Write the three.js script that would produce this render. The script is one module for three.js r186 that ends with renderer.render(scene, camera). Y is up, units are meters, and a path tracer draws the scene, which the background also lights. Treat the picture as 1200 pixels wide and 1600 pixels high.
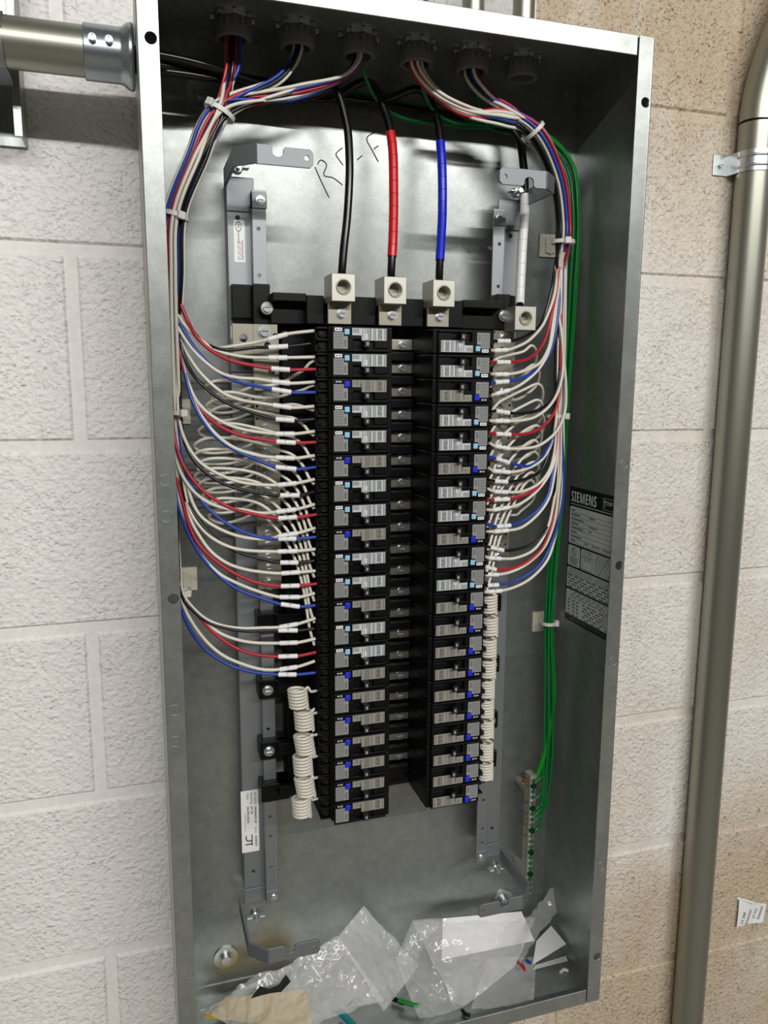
import * as THREE from 'three';
import { RoundedBoxGeometry } from 'three/addons/geometries/RoundedBoxGeometry.js';
import { mergeGeometries } from 'three/addons/utils/BufferGeometryUtils.js';
import { RectAreaLightUniformsLib } from 'three/addons/lights/RectAreaLightUniformsLib.js';
import { ImprovedNoise } from 'three/addons/math/ImprovedNoise.js';

// ---------------------------------------------------------------- camera, light, exposure
const scene = new THREE.Scene();
const camera = new THREE.PerspectiveCamera(66.354, 1200 / 1600, 0.05, 30);
camera.position.set(-0.2696, 1.5082, 0.7444);
camera.rotation.order = 'YXZ';
camera.rotation.set(-0.16557, -0.30711, 0.00576);
scene.add(camera);
const renderer = new THREE.WebGLRenderer({ antialias: true });
renderer.toneMapping = THREE.LinearToneMapping;
renderer.toneMappingExposure = 1.3;
renderer.shadowMap.enabled = true;
RectAreaLightUniformsLib.init();
scene.background = new THREE.Color(0x000000);
// ceiling strip fixtures run parallel to the block wall, in front of it and above
const STRIPS = [
  { x: 0.25, z: 3.1, len: 4.2, power: 100 },
];
const LIGHT_COLOR = new THREE.Color(1.0, 0.988, 0.958);
const LAMP_Y = 3.03;

// ---------------------------------------------------------------- helpers
let seed = 7;
const rnd = () => { seed = (seed * 16807) % 2147483647; return seed / 2147483647; };
const V = (a) => new THREE.Vector3(a[0], a[1], a[2]);
const noise = new ImprovedNoise();
const taken = {};
function numbered(n) { const k = taken[n] || 0; taken[n] = k + 1; return k ? `${n}_${String(k).padStart(3, '0')}` : n; }
function sh(o) { o.castShadow = true; o.receiveShadow = true; return o; }
function obj(name, geo, m, parent) {
  const g = Array.isArray(geo) ? merge(geo) : geo;
  const o = sh(new THREE.Mesh(g, m)); o.name = name; parent.add(o); return o;
}
function merge(list) {
  const l = list.map((g) => { const q = g.index ? g.toNonIndexed() : g; for (const k of Object.keys(q.attributes)) if (!['position', 'normal', 'uv'].includes(k)) q.deleteAttribute(k); return q; });
  return l.length === 1 ? l[0] : mergeGeometries(l);
}
function tag(o, label, category, group) { o.userData.label = label; o.userData.category = category; if (group) o.userData.group = group; return o; }
function thing(name, label, category, group) { const o = new THREE.Group(); o.name = numbered(name); scene.add(o); return tag(o, label, category, group); }
function solo(name, geo, m, label, category, group) { const o = obj(numbered(name), geo, m, scene); return tag(o, label, category, group); }
function struct(name, geo, m) { const o = obj(name, geo, m, scene); o.userData.kind = 'structure'; o.userData.label = name.replace(/_/g, ' ') + ' of the electrical room'; return o; }
function bx(x0, x1, y0, y1, z0, z1, r = 0.0008) {
  const w = x1 - x0, h = y1 - y0, d = z1 - z0, rr = Math.min(r, w * 0.45, h * 0.45, d * 0.45);
  const g = r > 0 ? new RoundedBoxGeometry(w, h, d, 1, rr) : new THREE.BoxGeometry(w, h, d);
  g.translate((x0 + x1) / 2, (y0 + y1) / 2, (z0 + z1) / 2); return g;
}
function cyl(a, b, r, seg = 16, r2 = r) {
  const A = V(a), B = V(b), d = B.clone().sub(A), g = new THREE.CylinderGeometry(r2, r, d.length(), seg);
  g.applyQuaternion(new THREE.Quaternion().setFromUnitVectors(new THREE.Vector3(0, 1, 0), d.clone().normalize()));
  const c = A.add(B).multiplyScalar(0.5); g.translate(c.x, c.y, c.z); return g;
}
function curve(pts, t = 0.5) { return new THREE.CatmullRomCurve3(pts.map((p) => (p.isVector3 ? p : V(p))), false, 'centripetal', t); }
function tube(pts, r, seg, rad = 8) {
  const c = pts.getPoint ? pts : curve(pts), n = seg || Math.max(8, pts.length * 6);
  const g = new THREE.TubeGeometry(c, n, r, rad, false);
  const L = c.getLength(), uv = g.attributes.uv; for (let i = 0; i < uv.count; i++) uv.setX(i, uv.getX(i) * L / 0.16);
  return merge([g, disc(c.getPoint(0), c.getTangent(0).negate(), r, rad), disc(c.getPoint(1), c.getTangent(1), r, rad)]);
}
function disc(p, n, r, seg = 8) { const g = new THREE.CircleGeometry(r, seg); g.applyQuaternion(new THREE.Quaternion().setFromUnitVectors(new THREE.Vector3(0, 0, 1), n.normalize())); g.translate(p.x, p.y, p.z); return g; }
function rectShape(x0, y0, x1, y1, r = 0) {
  const s = new THREE.Shape();
  if (!r) { s.moveTo(x0, y0); s.lineTo(x1, y0); s.lineTo(x1, y1); s.lineTo(x0, y1); s.closePath(); return s; }
  s.moveTo(x0 + r, y0); s.lineTo(x1 - r, y0); s.quadraticCurveTo(x1, y0, x1, y0 + r); s.lineTo(x1, y1 - r); s.quadraticCurveTo(x1, y1, x1 - r, y1);
  s.lineTo(x0 + r, y1); s.quadraticCurveTo(x0, y1, x0, y1 - r); s.lineTo(x0, y0 + r); s.quadraticCurveTo(x0, y0, x0 + r, y0); return s;
}
function hole(s, x, y, r) { const p = new THREE.Path(); p.absarc(x, y, r, 0, Math.PI * 2, true); s.holes.push(p); return s; }
function poly(pts) { const s = new THREE.Shape(); pts.forEach((p, i) => (i ? s.lineTo(p[0], p[1]) : s.moveTo(p[0], p[1]))); s.closePath(); return s; }
function ext(shape, depth, bevel = 0, z = 0) {
  const g = new THREE.ExtrudeGeometry(shape, { depth, bevelEnabled: bevel > 0, bevelSize: bevel, bevelThickness: bevel, bevelSegments: 1, curveSegments: 10 });
  g.translate(0, 0, z); return g;
}
function fitUV(g, x0, x1, y0, y1, ax = 'X', ay = 'Y') {
  const p = g.attributes.position, uv = g.attributes.uv;
  for (let i = 0; i < p.count; i++) uv.setXY(i, (p['get' + ax](i) - x0) / (x1 - x0), (p['get' + ay](i) - y0) / (y1 - y0)); return g;
}
// flat bar bent along a path in the x-z plane, upright width h
function strap(pathXZ, y0, y1, t) {
  const n = pathXZ.length, off = [];
  for (let i = 0; i < n; i++) {
    const a = pathXZ[Math.max(0, i - 1)], b = pathXZ[Math.min(n - 1, i + 1)];
    const dx = b[0] - a[0], dz = b[1] - a[1], l = Math.hypot(dx, dz); off.push([-dz / l * t, dx / l * t]);
  }
  const pts = pathXZ.map((p) => [p[0], -p[1]]);
  for (let i = n - 1; i >= 0; i--) pts.push([pathXZ[i][0] + off[i][0], -(pathXZ[i][1] + off[i][1])]);
  const g = ext(poly(pts), y1 - y0 - 0.0006, 0.0003, 0.0003); g.rotateX(-Math.PI / 2); g.translate(0, y0, 0); return g;
}
function canvasTex(w, h, draw) {
  const c = document.createElement('canvas'); c.width = w; c.height = h; const x = c.getContext('2d'); draw(x, w, h);
  const t = new THREE.CanvasTexture(c); t.colorSpace = THREE.SRGBColorSpace; t.anisotropy = 4; return t;
}
function dataTex(w, h, fn, srgb = false) {
  const d = new Uint8Array(w * h * 4);
  for (let j = 0; j < h; j++) for (let i = 0; i < w; i++) { const c = fn(i, j), k = (j * w + i) * 4; d[k] = c[0]; d[k + 1] = c[1]; d[k + 2] = c[2]; d[k + 3] = 255; }
  const t = new THREE.DataTexture(d, w, h, THREE.RGBAFormat); t.magFilter = THREE.LinearFilter; t.minFilter = THREE.LinearMipmapLinearFilter; t.generateMipmaps = true;
  t.wrapS = t.wrapT = THREE.RepeatWrapping; if (srgb) t.colorSpace = THREE.SRGBColorSpace; t.needsUpdate = true; return t;
}
const clamp = (v, a = 0, b = 1) => Math.min(b, Math.max(a, v));
const sstep = (a, b, v) => { const t = clamp((v - a) / (b - a)); return t * t * (3 - 2 * t); };
// fast tiling value noise from a table
const TAB = new Float32Array(256 * 256); for (let i = 0; i < TAB.length; i++) TAB[i] = rnd();
function vn(x, y) {
  const xi = Math.floor(x), yi = Math.floor(y), fx = x - xi, fy = y - yi, u = fx * fx * (3 - 2 * fx), v = fy * fy * (3 - 2 * fy);
  const a = TAB[((yi & 255) << 8) | (xi & 255)], b = TAB[((yi & 255) << 8) | ((xi + 1) & 255)], c = TAB[(((yi + 1) & 255) << 8) | (xi & 255)], d = TAB[(((yi + 1) & 255) << 8) | ((xi + 1) & 255)];
  return (a * (1 - u) + b * u) * (1 - v) + (c * (1 - u) + d * u) * v;
}
const fbm = (x, y, o = 4) => { let s = 0, a = 0.5, n = 0; for (let i = 0; i < o; i++) { s += a * vn(x, y); n += a; x *= 2.03; y *= 2.03; x += 17.3; y += 9.1; a *= 0.5; } return s / n; };

// ---------------------------------------------------------------- materials
const std = (o) => new THREE.MeshStandardMaterial(o);
const spangle = dataTex(512, 512, (i, j) => { const n = fbm(i / 14, j / 14, 3), m = fbm(i / 90 + 40, j / 90, 3), f = vn(i / 1.7, j / 1.7); const v = 205 + (n - 0.5) * 22 + (m - 0.5) * 14 + (f - 0.5) * 14; return [v, v + 1, v]; }, true);
const spangleRough = dataTex(512, 512, (i, j) => { const n = fbm(i / 20 + 9, j / 20, 3), m = fbm(i / 120, j / 120 + 30, 2); const v = 200 + (n - 0.5) * 34 + (m - 0.5) * 26; return [v, v, v]; });
const M = {};
M.galv = std({ color: 0xc0c4c2, metalness: 0.75, roughness: 0.46, map: spangle, roughnessMap: spangleRough });
M.rail = std({ color: 0x979b9e, metalness: 0.8, roughness: 0.52 });
M.bracket = std({ color: 0x8b8f93, metalness: 0.75, roughness: 0.55 });
M.zinc = std({ color: 0xc4c9cb, metalness: 0.95, roughness: 0.31 });
M.tin = std({ color: 0xa29e90, metalness: 0.85, roughness: 0.38 });
M.alu = std({ color: 0xc6c5bb, metalness: 0.7, roughness: 0.42 });
M.conduit = std({ color: 0x9a9b90, metalness: 0.88, roughness: 0.37 });
M.steelBlue = std({ color: 0xa3acb2, metalness: 0.95, roughness: 0.3 });
M.black = new THREE.MeshPhysicalMaterial({ color: 0x07080a, roughness: 0.36, specularIntensity: 0.5 });
M.blackMatte = new THREE.MeshPhysicalMaterial({ color: 0x08090b, roughness: 0.5, specularIntensity: 0.5 });
M.blackGloss = std({ color: 0x0b0b0d, roughness: 0.22 });
M.grey = std({ color: 0x6d6a68, roughness: 0.55 });
M.nylon = new THREE.MeshPhysicalMaterial({ color: 0xe6e6e2, roughness: 0.4, transmission: 0.15 });
M.mount = std({ color: 0xe2dfcb, roughness: 0.45 });
M.lightBlue = std({ color: 0x8fc6e6, roughness: 0.35 });
M.darkBlue = std({ color: 0x1c2cd0, roughness: 0.35 });
M.redTape = std({ color: 0xc9141c, roughness: 0.28 });
M.blueTape = std({ color: 0x1526c4, roughness: 0.25 });
M.whiteTape = std({ color: 0xe4e4e4, roughness: 0.35 });
M.copper = std({ color: 0xb4603a, metalness: 0.9, roughness: 0.35 });
M.greenPale = std({ color: 0x8fb89c, metalness: 0.9, roughness: 0.25 });
M.greenScrew = std({ color: 0x2c7d4a, metalness: 0.9, roughness: 0.25 });
M.marker = std({ color: 0x22232a, roughness: 0.7 });
M.sticker = std({ color: 0xe4e4e0, roughness: 0.4 });
M.paper = new THREE.MeshPhysicalMaterial({ color: 0xe9e9e9, roughness: 0.85, side: THREE.DoubleSide });
M.kraft = new THREE.MeshPhysicalMaterial({ color: 0xe2bd1e, roughness: 0.8, side: THREE.DoubleSide });
M.film = new THREE.MeshPhysicalMaterial({ color: 0xffffff, roughness: 0.14, transmission: 0.76, thickness: 0, ior: 1.4, side: THREE.DoubleSide });
// faint ink marks printed along the white insulation
const inkTex = canvasTex(512, 32, (c, w, h) => {
  c.fillStyle = '#dad6c9'; c.fillRect(0, 0, w, h); c.fillStyle = '#3a3836';
  for (let x = 6; x < w * 0.66; x += 9) if ((x * 7) % 5 !== 0) { c.fillRect(x, 13, 5, 2); c.fillRect(x, 17, 4, 2); c.fillRect(x + (x % 2) * 3, 13, 2, 6); }
});
inkTex.wrapS = inkTex.wrapT = THREE.RepeatWrapping;
const WIRE = {
  w: std({ color: 0xdad6c9, roughness: 0.34 }), p: std({ map: inkTex, roughness: 0.34 }), k: std({ color: 0x101114, roughness: 0.24 }), r: std({ color: 0xae1a2c, roughness: 0.3 }),
  b: std({ color: 0x1d3f9c, roughness: 0.3 }), g: std({ color: 0x067334, roughness: 0.24 }), g2: std({ color: 0x12921f, roughness: 0.28 }),
};
const CNAME = { w: 'white', k: 'black', r: 'red', b: 'blue' };

// ---------------------------------------------------------------- room shell
const ZW = -0.157;           // face of the block wall
const PITCH = 0.2032, Y0 = 1.6405, XV = -0.3262;
// painted, pitted block face: colour map over 2 x 2 m, stains of bare tan block to the far side of the cabinet
const TW = 2048, TX0 = -0.52, TY0 = 0.44, TSX = 1.34, TSY = 1.62;
const pit = (X, Y) => { // small elongated pores of the block face
  const q = fbm(X * 400 + fbm(X * 160, Y * 160, 2) * 2.4, Y * 580 + fbm(X * 140 + 7, Y * 140, 2) * 2.4, 2); const big = vn(X * 42 + 5, Y * 60);
  return sstep(0.64, 0.8, q) * (0.4 + 0.6 * sstep(0.3, 0.8, big));
};
const stainAt = (X, Y) => {
  if (X < 0.2) return 0;
  const n = fbm(X * 5 + 3, Y * 6 + 8, 4), streak = fbm(X * 26, Y * 3.2, 3);
  const top = sstep(1.62, 1.95, Y), low = sstep(0.98, 0.72, Y), mid = 0.30;
  return clamp((mid + 0.75 * top + 0.6 * low) * sstep(0.2, 0.72, n * 0.75 + streak * 0.35 + 0.12 * (top + low)));
};
const wallMap = dataTex(TW, TW, (i, j) => {
  const X = TX0 + (i + 0.5) / TW * TSX, Y = TY0 + (j + 0.5) / TW * TSY, s = stainAt(X, Y), p = pit(X, Y), g = (fbm(X * 190, Y * 190, 2) - 0.5) * 12;
  const c0 = [233, 231, 228], c1 = [192, 174, 149];
  const speck = sstep(0.80, 0.88, vn(X * 560, Y * 760)) * (0.25 + 0.75 * s) * (X > 0.2 ? 1 : 0.25);
  const dark = p * (0.04 + 0.2 * s) + speck * 0.34 * (X > 0.2 ? 1 : 0.4);
  return [0, 1, 2].map((k) => clamp((c0[k] * (1 - s) + c1[k] * s + g) * (1 - dark * (k === 2 ? 1.15 : k === 1 ? 1.05 : 1)), 0, 255));
}, true);
const wallBump = dataTex(TW, TW, (i, j) => {
  const X = TX0 + (i + 0.5) / TW * TSX, Y = TY0 + (j + 0.5) / TW * TSY;
  const v = 165 + (fbm(X * 230, Y * 280, 3) - 0.5) * 190 - pit(X, Y) * 80; const c = clamp(v, 0, 255); return [c, c, c];
});
const blockMat = std({ map: wallMap, roughness: 0.62, bumpMap: wallBump, bumpScale: 0.003 });
const mortarMat = std({ map: wallMap, roughness: 0.6 });
const wallUV = (g) => fitUV(g, TX0, TX0 + TSX, TY0, TY0 + TSY);
const RX0 = -2.4, RX1 = 3.1, RZ1 = 5.6, RY1 = 3.25;
const wallBack = struct('wall_back', wallUV(bx(RX0, RX1, 0, RY1, ZW - 0.2, ZW - 0.0032, 0)), mortarMat);
function blockGeo(x0, x1, y0, y1) { // bevelled front only, seated in the mortar
  const b = 0.004, zb = ZW - 0.0045, zf = ZW, o = [[x0, y0], [x1, y0], [x1, y1], [x0, y1]], n = [[x0 + b, y0 + b], [x1 - b, y0 + b], [x1 - b, y1 - b], [x0 + b, y1 - b]], P = [];
  const tri = (...q) => q.forEach((v) => P.push(...v));
  const O = o.map((q) => [q[0], q[1], zb]), N = n.map((q) => [q[0], q[1], zf]);
  tri(N[0], N[1], N[2]); tri(N[0], N[2], N[3]);
  for (let i = 0; i < 4; i++) { const j = (i + 1) % 4; tri(O[i], O[j], N[j]); tri(O[i], N[j], N[i]); }
  const g = new THREE.BufferGeometry(); g.setAttribute('position', new THREE.Float32BufferAttribute(P, 3)); g.setAttribute('uv', new THREE.Float32BufferAttribute(new Float32Array(P.length / 3 * 2), 2)); g.computeVertexNormals();
  return wallUV(g);
}
for (let k = -10; k < 9; k++) {
  const yt = Math.min(Y0 - k * PITCH - 0.005, RY1), yb = Math.max(Y0 - (k + 1) * PITCH + 0.005, 0);
  if (yt - yb < 0.02) continue;
  for (let n = -7; n < 9; n++) {
    const x0 = XV + n * 0.4064 + (k & 1 ? 0.2032 : 0) + 0.005, x1 = Math.min(x0 + 0.3964, RX1);
    if (x0 < RX0 || x1 - x0 < 0.05) continue;
    obj('block', blockGeo(x0, x1, yb, yt), blockMat, wallBack);
  }
}
const plainWall = std({ color: 0x8f8b83, roughness: 0.8 }), floorMat = std({ color: 0x96928a, roughness: 0.6 }), ceilMat = std({ color: 0x8d8a84, roughness: 0.85 });
struct('floor', bx(RX0 - 0.2, RX1 + 0.2, -0.2, 0, ZW - 0.2, RZ1 + 0.2, 0), floorMat);
struct('ceiling', bx(RX0 - 0.2, RX1 + 0.2, RY1, RY1 + 0.2, ZW - 0.2, RZ1 + 0.2, 0), ceilMat);
struct('wall_left', bx(RX0 - 0.2, RX0, 0, RY1, ZW - 0.2, RZ1, 0), plainWall);
struct('wall_right', bx(RX1, RX1 + 0.2, 0, RY1, ZW - 0.2, RZ1, 0), plainWall);
struct('wall_front', bx(RX0 - 0.2, RX1 + 0.2, 0, RY1, RZ1, RZ1 + 0.2, 0), plainWall);
const aim = new THREE.Vector3(0, 1.35, 0);
STRIPS.forEach((s, i) => {
  const t = thing('strip_light', i ? 'long ceiling strip light farther out in the room' : 'long ceiling strip light in front of the panel wall', 'light');
  obj('housing', bx(s.x - s.len / 2, s.x + s.len / 2, LAMP_Y + 0.04, RY1, s.z - 0.05, s.z + 0.05), M.sticker, t);
  obj('tube', cyl([s.x - s.len / 2, LAMP_Y + 0.022, s.z], [s.x + s.len / 2, LAMP_Y + 0.022, s.z], 0.018, 14), std({ color: 0xffffff, emissive: LIGHT_COLOR, emissiveIntensity: 2.5 }), t);
  const l = new THREE.RectAreaLight(LIGHT_COLOR, s.power, s.len, 0.07); l.name = 'tube_light';
  const p = new THREE.Vector3(s.x, LAMP_Y, s.z), d = new THREE.Vector3(0, aim.y - p.y, aim.z - p.z).normalize();
  l.position.copy(p).addScaledVector(d, 0.03); l.lookAt(l.position.clone().add(d)); l.castShadow = true; t.add(l);
});

// ---------------------------------------------------------------- cabinet
const XE = 0.254, YT = 1.8552, YB = 0.7448, ZB = -0.146, TH = 0.0016;
const cab = thing('panel_cabinet', 'open galvanized steel panelboard cabinet mounted on the block wall', 'cabinet');
{
  const gu = (g, s = 0.35) => { const p = g.attributes.position, u = g.attributes.uv; for (let i = 0; i < p.count; i++) u.setXY(i, (p.getX(i) + p.getZ(i)) / s, (p.getY(i) + p.getZ(i) * 0.7) / s); return g; };
  obj('back_panel', gu(bx(-XE + TH, XE - TH, YB, YT, ZB - TH, ZB, 0)), M.galv, cab);
  for (const s of [-1, 1]) {
    const FW = 0.0182, sgn = s < 0;
    const a = sgn ? -XE + 0.0015 : XE - FW, b = sgn ? -XE + FW : XE - 0.0015;
    const f = rectShape(a, YB, b, YT);
    for (const y of [1.793, 1.3035, 0.807]) hole(f, s * (sgn ? 0.2425 : 0.2467), y, 0.0052);
    const plate = sgn ? bx(-XE, -XE + TH, YB, YT, ZB - TH, -0.0025, 0) : bx(XE - TH, XE, YB, YT, ZB - TH, -0.0025, 0);
    const bend = bx(sgn ? -XE : XE - 0.0035, sgn ? -XE + 0.0035 : XE, YB, YT, -0.004, 0, 0.0017);
    const side = obj('side_panel', gu(merge([plate, bend])), M.galv, cab);
    obj('front_flange', gu(ext(f, TH - 0.0004, 0.0002, -TH)), M.galv, side);
    for (const y of (sgn ? [1.417, 1.383, 1.1924, 1.16] : [1.419, 1.19, 0.93])) { const g = new THREE.TorusGeometry(0.0052, 0.00035, 6, 20); g.translate(s * 0.2455, y, 0); obj('punch_mark', g, M.galv, side); }
  }
  for (const s of [1, -1]) { // top and bottom trays: plate, front flange, rear and side lips
    const y = s > 0 ? YT : YB, i = -s, yy = (a, b) => [Math.min(y + i * a, y + i * b), Math.max(y + i * a, y + i * b)];
    const p = yy(0, TH), fl = yy(0, 0.0192), lip = yy(0, 0.0185);
    const pan = obj(s > 0 ? 'top_panel' : 'bottom_panel', gu(bx(-XE + TH, XE - TH, p[0], p[1], ZB, -0.001, 0)), M.galv, cab);
    obj('front_flange', gu(bx(-0.2352, 0.2335, fl[0], fl[1], -TH, 0.0004, 0.0007)), M.galv, pan);
    obj('rear_lip', gu(bx(-XE + 0.002, XE - 0.002, lip[0], lip[1], ZB, ZB + TH, 0)), M.galv, pan);
    for (const q of [-1, 1]) obj('side_lip', gu(q < 0 ? bx(-XE + TH, -XE + 2 * TH, lip[0], lip[1], ZB, -0.004, 0) : bx(XE - 2 * TH, XE - TH, lip[0], lip[1], ZB, -0.004, 0)), M.galv, pan);
    for (const x of [-0.23, 0.236]) obj('rivet', cyl([x, y + i * 0.009, ZB + TH], [x, y + i * 0.009, ZB + TH + 0.002], 0.0022, 10), M.zinc, pan);
  }
  for (const [x, y] of [[-0.1909, 0.7983], [0.1892, 0.7972], [-0.19, 1.802], [0.19, 1.802]]) {
    const b = obj('washer', cyl([x, y, ZB], [x, y, ZB + 0.0022], 0.0148, 28), M.zinc, cab);
    obj('bolt_head', merge([cyl([x, y, ZB + 0.002], [x, y, ZB + 0.0034], 0.0085, 20), cyl([x, y, ZB + 0.003], [x, y, ZB + 0.0085], 0.0066, 6)]), M.zinc, b);
  }
  // marker strokes on the back panel
  const W = (pts) => tube(pts.map((p) => [p[0], p[1], ZB + 0.0001]), 0.0006, 24, 5);
  const strokes = [[[-0.069, 1.7394, -0.146], [-0.0619, 1.7247, -0.146], [-0.0533, 1.7085, -0.146]], [[-0.0661, 1.7423, -0.146], [-0.0625, 1.7472, -0.146], [-0.056, 1.7431, -0.146], [-0.059, 1.7316, -0.146], [-0.0488, 1.7297, -0.146], [-0.0379, 1.7231, -0.146]], [[-0.0378, 1.762, -0.146], [-0.0451, 1.7547, -0.146], [-0.0415, 1.749, -0.146], [-0.0371, 1.744, -0.146]], [[-0.0209, 1.7507, -0.146], [-0.015, 1.756, -0.146]], [[0.0005, 1.7822, -0.146], [-0.0098, 1.7745, -0.146], [-0.0031, 1.7617, -0.146], [0.0037, 1.7508, -0.146]], [[-0.0016, 1.7638, -0.146], [0.0036, 1.7677, -0.146]]];
  obj('marker_writing', strokes.map(W), M.marker, cab).userData.label = 'black marker letters on the back panel';
  // rating label on the right side wall
  const ratingTex = canvasTex(512, 850, (c, w, h) => {
    c.fillStyle = '#15161a'; c.fillRect(0, 0, w, h); c.fillStyle = '#e8eaea';
    c.font = 'bold 78px sans-serif'; c.textBaseline = 'alphabetic'; c.save(); c.translate(14, 92); c.scale(0.86, 1.12); c.fillText('SIEMENS', 0, 0); c.restore();
    c.strokeStyle = '#e8eaea'; c.lineWidth = 2; c.strokeRect(366, 26, 132, 66); c.font = 'bold 32px sans-serif'; c.fillText('TOP', 400, 64);
    for (const x of [384, 478]) { c.fillRect(x - 3, 46, 6, 34); c.beginPath(); c.moveTo(x - 11, 50); c.lineTo(x + 11, 50); c.lineTo(x, 32); c.fill(); }
    c.font = '13px sans-serif'; for (let x = 14; x < 496; x += 12) c.fillRect(x, 104, 8, 6);
    const box = (x, y, ww, hh) => { c.fillStyle = '#d3d7d5'; c.beginPath(); c.moveTo(x + 12, y); c.arcTo(x + ww, y, x + ww, y + hh, 12); c.arcTo(x + ww, y + hh, x, y + hh, 12); c.arcTo(x, y + hh, x, y, 12); c.arcTo(x, y, x + ww, y, 12); c.fill(); };
    box(8, 122, 494, 232); box(8, 366, 140, 128); box(158, 366, 344, 128); box(8, 506, 494, 130); box(8, 648, 494, 160);
    c.fillStyle = '#2a2c2e';
    for (let k = 0; k < 8; k++) { const y = 146 + k * 27; c.fillRect(30, y + 10, 458, 2); for (let x = 32; x < 70 + ((k * 53) % 120); x += 8) c.fillRect(x, y - 6, 6, 9); }
    for (const [x, y, n] of [[230, 167, 6], [230, 221, 8], [230, 248, 3], [190, 329, 4], [270, 329, 8], [380, 329, 9]]) for (let q = 0; q < n; q++) c.fillRect(x + q * 11, y - 4, 7, 10);
    c.lineWidth = 4; c.strokeStyle = '#2a2c2e'; c.beginPath(); c.arc(76, 404, 25, 0, 7); c.stroke(); c.font = 'bold 26px sans-serif'; c.fillText('U', 60, 408); c.fillText('L', 76, 420);
    for (let r = 0; r < 4; r++) for (let x = 34 + r * 3; x < 122 - r * 3; x += 9) c.fillRect(x, 440 + r * 12, 6, 7);
    const text = (x0, x1, y0, y1, s, st) => { for (let y = y0; y < y1; y += st) for (let x = x0; x < x1; x += s) if ((x * 13 + y * 7) % 11 > 2) c.fillRect(x, y, s - 3, st * 0.55); };
    text(180, 300, 374, 392, 8, 11); text(310, 490, 374, 484, 9, 12); c.lineWidth = 3; c.strokeRect(176, 404, 110, 84); text(190, 270, 410, 440, 9, 10);
    text(22, 490, 514, 548, 9, 14); text(22, 490, 552, 630, 12, 18); text(60, 440, 656, 700, 10, 15); text(30, 160, 706, 800, 10, 22); text(200, 420, 706, 800, 12, 18); c.strokeRect(440, 700, 52, 96);
    c.fillStyle = '#8a8c8c'; for (let x = 60; x < 480; x += 13) if (x % 5) c.fillRect(x, 824, 8, 5);
  });
  const rg = new THREE.BoxGeometry(0.104, 0.1735, 0.0004); rg.rotateY(-Math.PI / 2); rg.translate(XE - TH - 0.0002, 1.2925, -0.069);
  obj('rating_label', rg, std({ map: ratingTex, roughness: 0.28 }), cab).userData.label = 'black and silver rating label with white maker name';
}

// ---------------------------------------------------------------- panelboard interior (rails, brackets, bus, neutral bars)
const CX = 0.0045;
const inner = thing('panelboard_interior', 'panelboard interior with zinc rails, black bus support and lugs', 'panelboard');
function slotted(x, y, z, r, h) { // screw head top with a real cut for the driver
  const s = new THREE.Shape(); s.absarc(x, y, r * 0.94, 0, Math.PI * 2, false);
  const p = new THREE.Path(); p.moveTo(x - r * 0.7, y - r * 0.14); p.lineTo(x - r * 0.7, y + r * 0.14); p.lineTo(x + r * 0.7, y + r * 0.14); p.lineTo(x + r * 0.7, y - r * 0.14); p.closePath(); s.holes.push(p);
  return ext(s, h, 0, z);
}
function screw(x, y, z, r, m, parent, name = 'screw', hex = false) {
  return obj(name, merge([cyl([x, y, z], [x, y, z + 0.0008], r * 1.35, 16), cyl([x, y, z + 0.0006], [x, y, z + r * 0.4], r, hex ? 6 : 14), slotted(x, y, z + r * 0.38, r, r * 0.37)]), m, parent);
}
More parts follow.
